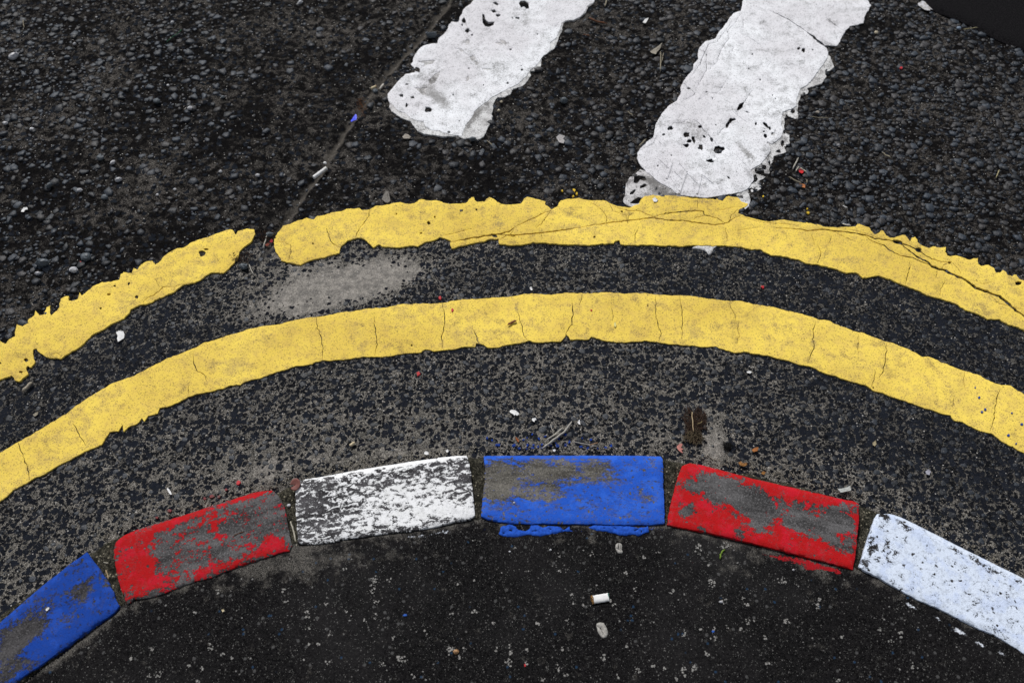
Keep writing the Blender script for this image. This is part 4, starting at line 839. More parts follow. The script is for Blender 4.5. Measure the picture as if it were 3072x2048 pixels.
r0 = ring(1.0, -.003 + 0 * hh); r1 = ring(.98, hh * .55, .08); r2 = ring(.84, hh, .10)
ctr = np.stack([gx, gy, gz + hh * 1.02], -1)[:, None]
Vs = np.concatenate([r0, r1, r2, ctr], 1)          # N, 25, 3
nv = 3 * ns + 1
f = []
for j in range(ns):
    k = (j + 1) % ns
    f += [[j, k, ns + k], [j, ns + k, ns + j], [ns + j, ns + k, 2 * ns + k], [ns + j, 2 * ns + k, 2 * ns + j], [2 * ns + j, 2 * ns + k, 3 * ns]]
f = np.array(f)
Fs = (f[None] + (np.arange(N) * nv)[:, None, None]).reshape(-1, 3)
rv = RNG.random(N); rv = np.where(gf > .5, rv * .42, rv); rv = np.where((gf < .5) & (gx < -.15), rv * .72, rv); rn = np.repeat(rv, nv)
ch = mk('stone_chips', Vs.reshape(-1, 3), Fs, STONE, attrs=dict(rnd=rn), smooth=False)
tag(ch, 'dark blue grey stone chips embedded all over the asphalt', 'gravel', kind='stuff')

# ------------------------------------------------------------------ flecks and small spots
MATS = {}
def pm(name, a, b=None, rough=.75, sc=300, spec=.25, bump=.0004):
    if name not in MATS: MATS[name] = mat_plain(name, a, b, rough, sc, spec, bump)
    return MATS[name]
def flecks(name, spots, mat, z, npc, size, th=.0006, ecc=1.0):
    V_, F_ = [], []
    for cx, cy, rx, ry in spots:
        for q in range(int(npc * max(1, rx * ry / (size * size * 10)))):
            a = random.random() * 6.283; rr_ = math.sqrt(random.random())
            u, v = cx + rx * .85 * rr_ * math.cos(a), cy + ry * .85 * rr_ * math.sin(a)
            X_, Y_ = P(u, v, z); s = size * random.uniform(.4, 1.3) * .00058; k = random.randint(5, 7); b = len(V_)
            n0 = random.random() * 6; r = [s * random.uniform(.6, 1.2) for _ in range(k)]
            for lvl, kk in ((-.0008, 1.05), (th * random.uniform(.5, 1), .85)):
                for j in range(k):
                    t = n0 + j / k * 6.283
                    V_.append((X_ + r[j] * kk * math.cos(t), Y_ + r[j] * kk * math.sin(t), z + lvl))
            F_.append(list(range(b + k, b + 2 * k)))
            for j in range(k): F_.append([b + j, b + (j + 1) % k, b + k + (j + 1) % k, b + k + j])
    return mk(name, V_, F_, mat, smooth=False)
def tl(c, r, lst):
    ox, oy = OFF[(c, r)]; return [(ox + a / K, oy + b / K, p / K, q / K) for a, b, p, q in lst]
sp = tl(1, 2, [(225, 850, 30, 32), (215, 910, 24, 50), (330, 852, 18, 24), (245, 1010, 20, 26), (238, 1110, 14, 24), (160, 1135, 16, 20), (35, 1080, 16, 16), (20, 780, 22, 16), (758, 1092, 18, 14), (915, 1078, 24, 18), (583, 1215, 12, 34), (355, 1250, 14, 24), (1500, 685, 13, 26), (1720, 675, 20, 18), (2180, 670, 18, 14), (2085, 700, 20, 16), (1500, 800, 18, 14), (1960, 810, 18, 12), (2028, 920, 18, 16), (1588, 965, 13, 18), (1595, 1015, 6, 14), (1665, 1033, 12, 9), (1850, 995, 14, 14), (1878, 1030, 16, 14), (1555, 1125, 20, 18), (1355, 1150, 18, 26), (1055, 1155, 22, 12), (1160, 1310, 18, 16), (1068, 1335, 22, 20), (1165, 1365, 16, 20), (1150, 1425, 28, 36), (1282, 1338, 18, 14), (1278, 1425, 14, 20), (850, 1335, 16, 24), (752, 1345, 34, 40), (810, 1390, 14, 14), (285, 1440, 34, 16), (492, 1515, 20, 22), (1522, 1335, 9, 20), (1500, 1460, 24, 28), (1548, 1510, 18, 14), (1392, 1550, 26, 22), (1805, 1385, 22, 34), (1905, 1520, 18, 20), (2045, 1480, 24, 24), (2145, 1445, 18, 14), (2222, 1468, 12, 12), (2310, 1540, 16, 16), (1968, 1312, 18, 12), (2280, 940, 20, 30), (410, 1400, 50, 30), (920, 860, 12, 6), (800, 885, 8, 6)])
sp += tl(0, 2, [(1955, 925, 18, 18), (1970, 1005, 16, 16), (2245, 1025, 22, 18), (2115, 1100, 24, 34), (2120, 1190, 20, 14), (2275, 1225, 22, 24), (2200, 1300, 20, 14), (2260, 1420, 22, 20), (2120, 1300, 14, 12), (1450, 1320, 22, 34), (1535, 1365, 18, 22), (1595, 1392, 16, 8), (1300, 1445, 14, 18), (1390, 1470, 14, 20), (1085, 1505, 34, 24), (1028, 1520, 20, 24), (1370, 1550, 18, 16), (1048, 1330, 14, 18), (1490, 935, 20, 22), (1345, 1080, 12, 8), (2085, 1410, 14, 12), (900, 1400, 10, 16)])
sp += tl(2, 2, [(300, 620, 40, 30), (110, 650, 30, 50), (200, 880, 36, 30), (180, 750, 14, 12), (680, 860, 46, 26), (290, 1005, 24, 22), (415, 985, 16, 18), (440, 1030, 18, 20), (460, 1140, 44, 26), (720, 1145, 28, 26), (930, 1030, 14, 36), (945, 990, 18, 14), (310, 1180, 14, 30), (215, 1260, 26, 26), (400, 1195, 12, 10), (570, 1250, 20, 20), (1095, 1250, 22, 18), (1362, 1195, 20, 22), (1440, 1280, 28, 14), (170, 1360, 26, 26), (85, 1465, 28, 30), (10, 1470, 18, 34), (10, 1230, 14, 34), (15, 1520, 14, 20), (585, 1440, 22, 26), (1068, 1545, 18, 14), (1590, 1450, 22, 30), (125, 1200, 10, 8), (210, 1190, 18, 14), (1500, 1235, 24, 30)])
fl = flecks('pale_flecks', [q for q in sp], pm('pale_aggregate', (.34, .33, .315), (.10, .097, .092), .85, 700), PZ + .0004, 5, 2.7)
tag(fl, 'pale crumbled aggregate flecks scattered over the black pavement', 'flecks', kind='stuff')
rnd_sp = []
for _ in range(180):
    u = random.uniform(0, 3072); v = random.uniform(1500, 2048)
    if v > float(kerb_back(np.array(u))) + 25: rnd_sp.append((u, v, 3, 3))
fl2 = flecks('fine_flecks', rnd_sp, pm('grey_aggregate', (.26, .25, .24), (.10, .10, .10), .8, 900), PZ + .0004, 1, 2.4)
tag(fl2, 'tiny grey grains worn out of the black pavement surface', 'flecks', kind='stuff')

# blue paint on the chips in front of the central kerb, and scattered paint drops
bl = [(320, 790, 50, 35), (600, 790, 45, 35), (690, 845, 38, 30), (760, 700, 28, 28), (840, 790, 35, 35), (830, 860, 25, 22), (945, 790, 28, 25), (925, 845, 45, 28), (1040, 680, 25, 35), (1025, 820, 30, 30), (1095, 780, 35, 25), (1085, 845, 28, 22), (1245, 790, 35, 28), (1370, 800, 35, 50), (1335, 755, 20, 20), (1385, 680, 22, 18), (1510, 790, 26, 45), (1575, 740, 26, 35), (1510, 600, 36, 30), (1785, 820, 42, 28), (1805, 670, 22, 22), (1960, 690, 35, 30), (1905, 840, 28, 30), (2065, 845, 35, 28), (2215, 835, 30, 28), (2310, 800, 40, 30), (120, 670, 30, 30), (220, 710, 25, 20), (920, 600, 20, 22), (830, 660, 18, 20), (1150, 640, 30, 22)]
BLUEP = pm('blue_overspill', (.014, .055, .33), (.008, .014, .04), .85, 420, .1)
V_, F_ = [], []
def addflat(V_, F_, poly, z, th):
    b = len(V_); k = len(poly)
    cx = sum(p[0] for p in poly) / k; cy = sum(p[1] for p in poly) / k
    for p in poly: V_.append((p[0], p[1], z - .0015))
    for p in poly: V_.append((cx + (p[0] - cx) * .86, cy + (p[1] - cy) * .86, z + th))
    V_.append((cx, cy, z + th * 1.15))
    for j in range(k):
        q = (j + 1) % k
        F_.append([b + j, b + q, b + k + q, b + k + j]); F_.append([b + k + j, b + k + q, b + 2 * k])
for q in bl: addflat(V_, F_, F(1440, 1200, 5.88, blob(q[0], q[1], q[2] * .8, q[3] * .8, random.uniform(-30, 30), 11, .45)), .0, .0005)
o = mk('paint_spatter', V_, F_, BLUEP, smooth=False)
tag(o, 'dull blue paint spattered on grit beside the central blue kerb stone', 'paint mark', kind='stuff')

def spot(name, poly, mat, label, cat, z=0, th=.0004, group=None):
    V_, F_ = [], []
    addflat(V_, F_, poly, z, th); o = mk(name, V_, F_, mat, smooth=False)
    tag(centred(o), label, cat, group); return o
RED = pm('red_paint', (.50, .02, .03), (.40, .015, .02), .6)
for (x, y, r), lb in zip([(2043, 1168, 9), (2085, 1250, 9), (2062, 1268, 8), (2268, 1275, 6), (2336, 1352, 10), (2245, 1428, 10), (2298, 1485, 6), (2015, 1100, 5)], range(8)):
    spot('paint_drip', W(2, 1, blob(x, y, r, r, 0, 12, .12)), pm('blue_drip', (.03, .07, .30), None, .6), 'round blue paint drip on the lower yellow line at right', 'paint drip', .0030, .0005, 'blue paint drips on the yellow line')
for c, r, x, y, s, z, lb in [(1, 1, 765, 568, 11, .0030, 'red paint fleck on the lower yellow line beside a crack'), (1, 1, 1722, 568, 6, .0030, 'tiny red paint fleck on the yellow line at centre'), (1, 1, 678, 482, 12, .0008, 'red paint fleck on asphalt just above the lower yellow line'),
                          (1, 1, 532, 1005, 14, .0008, 'star shaped red paint fleck below the lower yellow line'), (0, 2, 1642, 188, 15, .0008, 'bright red paint fleck on grit above the left red kerb stone'), (0, 1, 555, 240, 10, .001, 'red fleck on dark asphalt above the short yellow piece'), (2, 1, 550, 407, 10, .0006, 'dull red fleck between the two yellow lines at right'), (2, 0, 1508, 468, 12, .0015, 'dull red fleck among stones right of the longer white bar')]:
    spot('paint_fleck', T(c, r, blob(x, y, s, s * 1.1, 0, 9, .4), z), RED, lb, 'paint fleck', z, .0006)
for x, y, s in [(1558, 235, 12), (1508, 285, 12), (1460, 280, 16), (1410, 295, 14), (1080, 425, 11), (1168, 380, 16)]:
    spot('paint_fleck', T(0, 2, blob(x, y, s, s * .8, 0, 9, .3), .001), pm('dull_red_paint', (.20, .02, .025), (.07, .018, .02), .6), 'dull red stained chip along the front of the left red kerb stone', 'paint fleck', .0008, .0008, 'red stained chips by the left red kerb stone')
for x, y, s in [(1605, 1310, 12), (1620, 1335, 9), (1522, 1315, 6), (1597, 1352, 7)]:
    spot('paint_fleck', T(1, 0, blob(x, y, s, s, 0, 8, .4), .002), pm('yellow_fleck', (.70, .47, .03)), 'yellow paint crumb above the ragged yellow line at centre', 'paint fleck', .002, .001, 'yellow crumbs above the ragged line')
for x, y, s in [(863, 1465, 11), (555, 1355, 7), (858, 1440, 5)]:
    spot('paint_fleck', T(2, 0, blob(x, y, s, s, 0, 8, .4), .002), pm('yellow_fleck', (.70, .47, .03)), 'yellow paint crumb on asphalt right of the white bar tip', 'paint fleck', .002, .001, 'yellow crumbs right of the white bar')
# spilled blue paint on the pavement
for pts, lb in [([(1095, 500), (1110, 480), (1150, 475), (1200, 490), (1230, 515), (1265, 522), (1290, 515), (1310, 482), (1350, 478), (1385, 500), (1430, 488), (1480, 485), (1530, 510), (1575, 490), (1580, 525), (1480, 530), (1400, 545), (1370, 552), (1300, 550), (1200, 560), (1150, 562), (1110, 555), (1085, 545)], 'longer blue paint strip spilled on the pavement under the central kerb stone'),
                ([(1705, 490), (1750, 482), (1850, 482), (1950, 490), (2010, 492), (2050, 500), (2115, 488), (2110, 530), (2060, 550), (2010, 548), (1920, 545), (1850, 535), (1770, 520), (1735, 510)], 'shorter blue paint strip spilled on the pavement, right of the longer one')]:
    h_ = [T(1, 2, blob(*q), PZ) for q in ((1165, 516, 14, 5, 20), (1212, 500, 4, 9, 15), (1330, 520, 18, 3, -8), (1440, 508, 9, 3, 30), (1520, 520, 10, 3, -20), (1120, 535, 8, 3, 10))] if pts[0][0] < 1200 else [T(1, 2, blob(*q), PZ) for q in ((1885, 500, 9, 3, 30), (2030, 514, 14, 4, -25), (2068, 525, 4, 10, 10), (1810, 500, 8, 2, 0))]
    o = solid('paint_spill', T(1, 2, pts, PZ), h_, pm('blue_spill', (.022, .098, .52), (.014, .060, .34), .9, 260, .06), lambda x, y, d: PZ + .0008 + (fbm(x, y, 120, 2, 4) - .5) * .0004, PZ - .003, .006, seed=33, jit=.0014)
    tag(centred(o), lb, 'paint mark')

# ------------------------------------------------------------------ litter and debris
def tube(pts, z, r, mat, name, label, cat, group=None, flat=1.0, ns=6, taper=True, mesh=False):
    p = np.array([(x, y) for x, y in pts]); n = len(p)
    V_, F_ = [], []
    for i in range(n):
        a = p[max(0, i - 1)]; b = p[min(n - 1, i + 1)]; d_ = (b - a); d_ = d_ / (np.hypot(*d_) + 1e-9); nn = np.array([-d_[1], d_[0]])
        k = (.45 if (taper and i in (0, n - 1)) else 1.0)
        for j in range(ns):
            t = j / ns * 6.283
            V_.append((p[i][0] + nn[0] * r * k * math.cos(t), p[i][1] + nn[1] * r * k * math.cos(t), z + r * flat + r * flat * k * math.sin(t) + .0006 * math.sin(i * 1.7)))
    for i in range(n - 1):
        for j in range(ns):
            q = (j + 1) % ns; F_.append([i * ns + j, i * ns + q, (i + 1) * ns + q, (i + 1) * ns + j])
    F_.append(list(range(ns))[::-1]); F_.append(list(range((n - 1) * ns, n * ns)))
    if mesh: return V_, F_
    o = mk(name, V_, F_, mat); tag(centred(o), label, cat, group); return o
def flake(poly, z, th, mat, name, label, cat, group=None, curl=.0015, jit=.0004):
    V_, F_ = [], []
    p = dens(poly, .0022, jit, random.randint(0, 90)); k = len(p); c = p.mean(0)
    R_ = np.hypot(*(p - c).T).max()
    def zz(q): return z + curl * float(((q - c) @ np.array([.6, .8])) / R_) ** 2
    rings = (1, .66, .33)
    for s, off in ((1, th), (-1, 0)):
        for kk in rings:
            for q in p:
                v = c + (q - c) * kk; V_.append((v[0], v[1], zz(v) + off + (.0003 * random.uniform(-1, 1) if kk < 1 else 0)))
        V_.append((c[0], c[1], zz(c) + off))
    m_ = 3 * k + 1
    for s in (0, 1):
        b = s * m_
        for rg in range(2):
            for j in range(k):
                q = (j + 1) % k; fq = [b + rg * k + j, b + rg * k + q, b + (rg + 1) * k + q, b + (rg + 1) * k + j]
                F_.append(fq if s == 0 else fq[::-1])
        for j in range(k):
            q = (j + 1) % k; ft = [b + 2 * k + j, b + 2 * k + q, b + 3 * k]
            F_.append(ft if s == 0 else ft[::-1])
    for j in range(k):
        q = (j + 1) % k; F_.append([j, m_ + j, m_ + q, q])
    o = mk(name, V_, F_, mat, smooth=False); tag(centred(o), label, cat, group); return o
def pebble(cx, cy, r, z, mat, label, group=None, asp=.8, hgt=.65, rot=0, name='pebble', cat='pebble'):
    """cx, cy, r in survey units"""
    x0, y0 = P(cx, cy, z); r = r * .00060
    nu, nvv = 9, 6; V_, F_ = [], []
    ph = random.random() * 9
    for i in range(1, nvv):
        t = i / nvv * math.pi
        for j in range(nu):
            a = j / nu * 6.283; k = 1 + random.uniform(-.14, .14)
            u, v, w_ = r * k * math.sin(t) * math.cos(a), r * asp * k * math.sin(t) * math.sin(a), r * hgt * k * math.cos(t)
            c, s = math.cos(R(rot)), math.sin(R(rot)); V_.append((x0 + u * c - v * s, y0 + u * s + v * c, z + r * hgt * .7 + w_))
    V_.append((x0, y0, z + r * hgt * 1.7)); V_.append((x0, y0, z - r * hgt * .3))
    for i in range(nvv - 2):
        for j in range(nu):
            q = (j + 1) % nu; F_.append([i * nu + j, (i + 1) * nu + j, (i + 1) * nu + q, i * nu + q])
    tp, bt = len(V_) - 2, len(V_) - 1
    for j in range(nu):
        q = (j + 1) % nu; F_.append([tp, j, q]); F_.append([bt, (nvv - 2) * nu + q, (nvv - 2) * nu + j])
    o = mk(name, V_, F_, mat, smooth=False); tag(centred(o), label, cat, group); return o

PAPER = pm('white_paper', (.80, .80, .80), (.66, .66, .66), .8, 200)
CREAM = pm('cream_paper', (.62, .53, .36), (.50, .42, .28), .8, 250)
STRAW = pm('dry_straw', (.34, .30, .22), (.20, .175, .13), .8, 400)
GSTRAW = pm('grey_straw', (.42, .40, .355), (.27, .255, .225), .8, 400)
QUARTZ = pm('quartz', (.58, .58, .60), (.30, .30, .33), .45, 350, .5)
GREYP = pm('grey_stone', (.10, .12, .14), (.05, .06, .07), .55, 350, .45)
BROWN = pm('brown_bark', (.16, .065, .03), (.07, .03, .018), .85, 350)
LEAF = pm('amber_leaf', (.34, .16, .035), (.16, .07, .02), .6, 300)

def butt(a, b, r, z, label, paper, ends, flat=1.0, burnt=False):
    """crushed cylinder with a slightly ragged end; filter or burnt end as a part"""
    a, b = np.array(a), np.array(b); L = np.hypot(*(b - a)); d_ = (b - a) / L; nn = np.array([-d_[1], d_[0]])
    root = empty('cigarette_butt', float((a[0] + b[0]) / 2), float((a[1] + b[1]) / 2), z)
    def piece_(t0, t1, mat, nm, k=1.0, ragged=0, n=8):
        V_, F_ = [], []; ns_ = 14
        for i in range(n):
            t = t0 + (t1 - t0) * i / (n - 1); c = a + d_ * L * t
            cr_ = 1 + .05 * math.sin(t * 19 + 1) + random.uniform(-.02, .02)
            for j in range(ns_):
                g = j / ns_ * 6.283; e = random.uniform(-1, 1) * ragged if i in (0, n - 1) else 0
                u = r * k * cr_ * math.cos(g); v = r * k * flat * (2 - cr_) * math.sin(g)
                V_.append((c[0] + nn[0] * u + d_[0] * e, c[1] + nn[1] * u + d_[1] * e, z + r * flat + v))
        for i in range(n - 1):
            for j in range(ns_):
                q = (j + 1) % ns_; F_.append([i * ns_ + j, (i + 1) * ns_ + j, (i + 1) * ns_ + q, i * ns_ + q])
        F_.append(list(range(ns_))); F_.append(list(range((n - 1) * ns_, n * ns_))[::-1])
        o = mk(nm, V_, F_, mat); smooth_top(o, 50); adopt(o, root); return o
    if burnt:
        piece_(.09, 1, paper, 'paper', 1, .0006); piece_(.0, .12, ends, 'burnt_end', 1.02, .0014)
    else:
        piece_(.0, .80, paper, 'paper', 1, .0002); piece_(.795, 1, ends, 'filter_end', 1.012, .0003)
    return tag(root, label, 'cigarette butt')
z0 = .002
g1 = F(840, 220, 4.6125, [(462, 1430), (640, 1300)], .008)
butt(g1[0], g1[1], .0037, z0, 'clean white cigarette butt lying in the diagonal joint left of the white bars', PAPER, pm('white_filter', (.74, .73, .70), (.6, .59, .56), .8))
pebble(*[840 + 625 / 4.6125, 220 + 1250 / 4.6125], 6, .002, PAPER, 'white paper crumb at the upper end of the clean cigarette butt', name='paper_scrap', cat='paper scrap')
g1 = F(840, 220, 4.6125, [(1258, 208), (1330, 175)], .006)
butt(g1[0], g1[1], .0029, z0, 'short tan cigarette stub beside a dark pebble in the diagonal joint', CREAM, pm('tan_filter', (.45, .34, .2), (.3, .22, .13), .8))
g1 = F(840, 220, 4.6125, [(1378, 218), (1428, 148)], .005)
tube([g1[0], ((g1[0][0] + g1[1][0]) / 2, (g1[0][1] + g1[1][1]) / 2), g1[1]], z0, .0019, pm('off_white_paper', (.6, .57, .52), (.45, .42, .38), .8), 'paper_scrap', 'thin rolled pale paper next to the short tan stub', 'paper scrap', taper=False, ns=8)
g1 = F(1740, 1560, 3.92, [(138, 930), (335, 897)], PZ + .004)
butt(g1[0], g1[1], .0062, PZ, 'crushed white cigarette butt with scorched end on the black pavement', PAPER, pm('scorched_paper', (.30, .16, .05), (.02, .012, .008), .9, 500), flat=.42, burnt=True)
flake(F(1740, 1560, 3.92, [(322, 862), (336, 868), (342, 935), (330, 930)], PZ), PZ + .002, .0012, pm('green_paper', (.03, .22, .16)), 'paper_scrap', 'tiny green paper sliver at the right end of the crushed cigarette butt', 'paper scrap', curl=0)
pebble(840 + 1320 / 4.6125, 220 + 258 / 4.6125, 10, .001, GREYP, 'dark shiny pebble below the short tan stub in the joint', asp=.85)
flake(F(840, 220, 4.6125, [(975, 660), (1010, 615), (1040, 568), (1064, 578), (1060, 640), (1020, 655), (985, 674)], .003), .002, .0009, pm('blue_plastic', (.03, .06, .80), (.02, .05, .7), .4), 'plastic_chip', 'bright blue plastic chip lying in the diagonal joint', 'plastic chip', curl=.001)
flake(T(1, 0, [(420, 945), (440, 925), (460, 930), (478, 945), (470, 955), (430, 958)], .003), .002, .002, pm('beige_stone', (.36, .32, .28), (.22, .2, .17)), 'stone_flake', 'beige stone flake below the tip of the left white bar', 'stone')
pebble(1691, 307, 14, .001, GREYP, 'large sparkling blue grey pebble between the two white bars', hgt=.85)
GUM = pm('grey_gum', (.40, .385, .36), (.24, .23, .215), .7, 300)
def gum(polyt, label, cracks):
    o = solid('chewing_gum', F(1740, 1560, 3.92, polyt, PZ), [slit(F(1740, 1560, 3.92, c, PZ), .0009) for c in cracks], GUM, lambda x, y, d: PZ + .0016 * (.5 + .5 * np.clip(d / .002, 0, 1)), PZ - .002, .0025, seed=44, jit=.0004, step=.002)
    tag(centred(o), label, 'chewing gum')
gum([(418, 290), (440, 272), (470, 268), (490, 280), (498, 320), (492, 350), (508, 372), (495, 388), (460, 392), (440, 378), (422, 350), (415, 320)], 'small cracked grey gum spot between the blue paint and the crushed butt', [[(450, 275), (460, 310), (450, 345)], [(480, 300), (475, 320), (495, 345)], [(430, 330), (460, 345), (485, 360)]])
gum([(200, 1215), (235, 1202), (275, 1208), (300, 1240), (322, 1290), (330, 1335), (310, 1372), (270, 1385), (240, 1360), (215, 1320), (200, 1270), (192, 1235)], 'larger oval cracked grey gum spot below the crushed cigarette butt', [[(195, 1235), (225, 1270), (250, 1300), (275, 1330)], [(250, 1255), (240, 1285), (275, 1300)], [(275, 1330), (268, 1350)]])

# papers, scraps
def sc(frame, pts, z, lb, mat=PAPER, th=.0005, name='paper_scrap', cat='paper scrap', curl=.002):
    return flake(F(*frame, pts, z), z, th, mat, name, lb, cat, curl=curl)
C5 = (1440, 1200, 5.88)
sc(C5, [(525, 185), (560, 170), (630, 180), (685, 225), (690, 250), (650, 275), (625, 258), (600, 275), (590, 250), (560, 235), (528, 215)], .0015, 'largest white paper scrap on the grit above the blue kerb stone')
sc(C5, [(920, 320), (985, 318), (1000, 345), (965, 360), (965, 385), (935, 385), (915, 350)], .0015, 'white paper scrap just right of the largest one above the blue kerb stone')
sc(C5, [(1740, 350), (1755, 350), (1768, 380), (1765, 400), (1772, 430), (1745, 435), (1735, 415), (1715, 400), (1735, 380)], .0015, 'narrow white paper scrap above the straw bundle')
sc(C5, [(1285, 870), (1315, 866), (1342, 880), (1325, 905), (1300, 905), (1290, 890)], .0022, 'white crumb against the front edge of the central blue kerb stone')
sc((2672, 0, 5.87), [(478, 70), (550, 38), (600, 60), (640, 95), (680, 130), (740, 175), (695, 165), (690, 192), (600, 208), (565, 180), (530, 140), (490, 105)], .002, 'crumpled pale foil scrap by the dark patch at far right', pm('foil', (.62, .62, .66), (.30, .28, .25), .3, 180, .6), .0007, 'foil_scrap', 'foil scrap', curl=.006)
sc((0, 683, K), [(800, 722), (820, 712), (850, 715), (858, 735), (855, 758), (830, 778), (815, 790), (808, 765), (812, 745)], .001, 'torn white paper scrap between the short yellow piece and the lower line')
sc((1024, 0, K), [(1480, 945), (1505, 930), (1542, 942), (1540, 970), (1528, 990), (1500, 985)], .002, 'pale grey torn scrap among stones between the white bars', pm('grey_scrap', (.42, .40, .40), (.28, .27, .27)))
sc((1024, 0, K), [(2075, 160), (2090, 135), (2115, 130), (2105, 150), (2095, 165)], .002, 'small white scrap near the top between the bars')
sc((2048, 1366, K), [(1068, 232), (1100, 226), (1150, 212), (1160, 238), (1120, 250), (1085, 258)], .006, 'pale glassy label scrap above the right end of the right red kerb stone', pm('glassy_scrap', (.50, .52, .50), (.34, .37, .36), .35), .0012)
sc((2048, 1366, K), [(1672, 108), (1690, 98), (1708, 112), (1700, 135), (1675, 132)], .001, 'lilac grey scrap on grit above the bluish white kerb stone', pm('lilac_scrap', (.36, .36, .42), (.25, .25, .3)))
sc((2048, 683, K), [(440, 992), (460, 986), (475, 995), (462, 1003), (445, 1001)], .001, 'small white scrap below the lower yellow line at right')
sc((0, 0, K), [(150, 1450), (165, 1430), (190, 1432), (192, 1445), (172, 1448), (168, 1462), (150, 1465)], .002, 'curved white scrap on dark asphalt at far left above the yellow piece')
sc((0, 1366, K), [(318, 1055), (333, 1044), (343, 1050), (333, 1062), (325, 1070), (318, 1066)], KZ + .001, 'small white scrap lying on the far left blue kerb stone')
sc((0, 1366, K), [(1148, 230), (1158, 224), (1170, 240), (1185, 268), (1172, 270), (1158, 250)], .001, 'pale shard on grit above the left red kerb stone')
sc((0, 1366, K), [(1525, 1060), (1540, 1056), (1548, 1068), (1535, 1078)], PZ + .001, 'small cream scrap on the pavement below the left red kerb stone', CREAM)
sc((1024, 683, K), [(1298, 412), (1308, 408), (1318, 425), (1312, 434), (1302, 428)], .001, 'tiny white crumb just above the lower yellow line at centre')
sc((1024, 683, K), [(568, 1548), (580, 1538), (600, 1545), (602, 1560), (585, 1566), (572, 1560)], .002, 'white crumb at the front edge of the white kerb stone')
sc((1024, 683, K), [(718, 1535), (732, 1528), (740, 1540), (728, 1550)], .002, 'small white crumb at the front right of the white kerb stone')
sc((1024, 683, K), [(1878, 660), (1888, 652), (1894, 668), (1890, 685), (1880, 682)], .0031, 'pale yellow crumb on the lower yellow line', pm('pale_yellow', (.80, .74, .30)))
sc((1024, 0, K), [(2143, 1370), (2160, 1362), (2178, 1378), (2172, 1392), (2150, 1395)], .0036, 'white blob stuck on the yellow line beside the white bar tip')
sc((1024, 0, K), [(310, 1320), (325, 1322), (332, 1350), (340, 1385), (320, 1402), (300, 1398), (282, 1375), (292, 1345)], .002, 'grey curled bark chip above the upper yellow line at left', pm('grey_bark', (.20, .185, .165), (.11, .10, .09)), .0012, 'bark_chip', 'bark chip')
sc((1024, 0, K), [(2125, 362), (2150, 340), (2180, 325), (2206, 308), (2198, 335), (2175, 360), (2165, 382), (2135, 376)], .003, 'dry folded beige leaf between the bars near the longer one', pm('dry_leaf', (.33, .30, .25), (.2, .18, .15)), .0006, 'dry_leaf', 'dry leaf', curl=.005)
sc((1880, 430, 3.92), [(2025, 315), (2045, 302), (2072, 315), (2082, 342), (2058, 364), (2030, 350)], .003, 'bright red scrap between straws right of the white bar tip', pm('red_scrap', (.60, .015, .02), (.5, .012, .016), .5), .0010, 'plastic_chip', 'plastic chip')
sc((1880, 430, 3.92), [(2028, 482), (2065, 484), (2100, 497), (2092, 528), (2050, 515), (2024, 508)], .002, 'orange cardboard scrap below the red scrap', pm('orange_card', (.50, .19, .07), (.38, .14, .05)), .0010)
sc((1980, 1180, 7.127), [(370, 1120), (420, 1080), (470, 1085), (480, 1110), (455, 1130), (450, 1165), (480, 1180), (490, 1200), (455, 1215), (485, 1280), (440, 1265), (380, 1200), (350, 1155)], .004, 'salmon pink flake just above the joint right of the blue kerb stone', pm('salmon_flake', (.50, .20, .17), (.36, .15, .13)), .0010, 'paint_flake', 'paint flake')
sc((1980, 1180, 7.127), [(1965, 1210), (2010, 1175), (2095, 1165), (2090, 1215), (2040, 1230), (2010, 1275), (1970, 1260)], .001, 'amber leaf bit on grit right of the dark moss tuft', LEAF, .0012, 'leaf_bit', 'leaf', curl=.003)
sc((1980, 1180, 7.127), [(1670, 1480), (1720, 1450), (1760, 1490), (1840, 1495), (1860, 1530), (1790, 1560), (1700, 1540)], .004, 'golden brown leaf bit at the front edge of the right red kerb stone', LEAF, .0012, 'leaf_bit', 'leaf', curl=.003)
sc((2048, 683, K), [(480, 1525), (500, 1515), (522, 1518), (515, 1535), (490, 1545), (478, 1540)], .002, 'orange leaf bit above the right red kerb stone', pm('orange_leaf', (.40, .15, .04), (.28, .1, .03)), .0010, 'leaf_bit', 'leaf')
sc((2048, 683, K), [(1308, 1478), (1325, 1468), (1335, 1490), (1322, 1508), (1308, 1498)], .001, 'straw coloured leaf bit on grit below the lower line at right', pm('tan_leaf', (.36, .31, .19), (.24, .2, .13)), .0010, 'leaf_bit', 'leaf')
sc((2048, 1366, K), [(540, 122), (555, 110), (572, 118), (560, 134), (545, 132)], .012, 'small brown leaf bit on the front edge of the right red kerb stone', LEAF, .0010, 'leaf_bit', 'leaf')
sc(C5, [(622, 660), (645, 665), (680, 695), (690, 730), (668, 748), (650, 725), (632, 695)], .0015, 'rusty orange bark bit on grit above the blue kerb stone', pm('rusty_bark', (.34, .10, .025), (.18, .05, .015)), .0014, 'bark_chip', 'bark chip')
sc((0, 683, K), [(1858, 95), (1870, 82), (1882, 90), (1875, 105), (1862, 106)], .002, 'tiny red plant scrap in the gap between the yellow pieces', pm('red_plant', (.30, .02, .03)), .0008, 'leaf_bit', 'leaf')
sc((0, 683, K), [(1828, 118), (1845, 108), (1860, 115), (1850, 128), (1832, 130)], .002, 'rust red plant scrap left of the long yellow line tip', pm('rust_plant', (.22, .05, .03)), .0008, 'leaf_bit', 'leaf')
sc((0, 683, K), [(228, 1290), (245, 1275), (270, 1268), (262, 1285), (240, 1302)], .001, 'beige husk above the lower yellow line at far left', pm('husk', (.30, .27, .21)), .0008, 'leaf_bit', 'leaf')

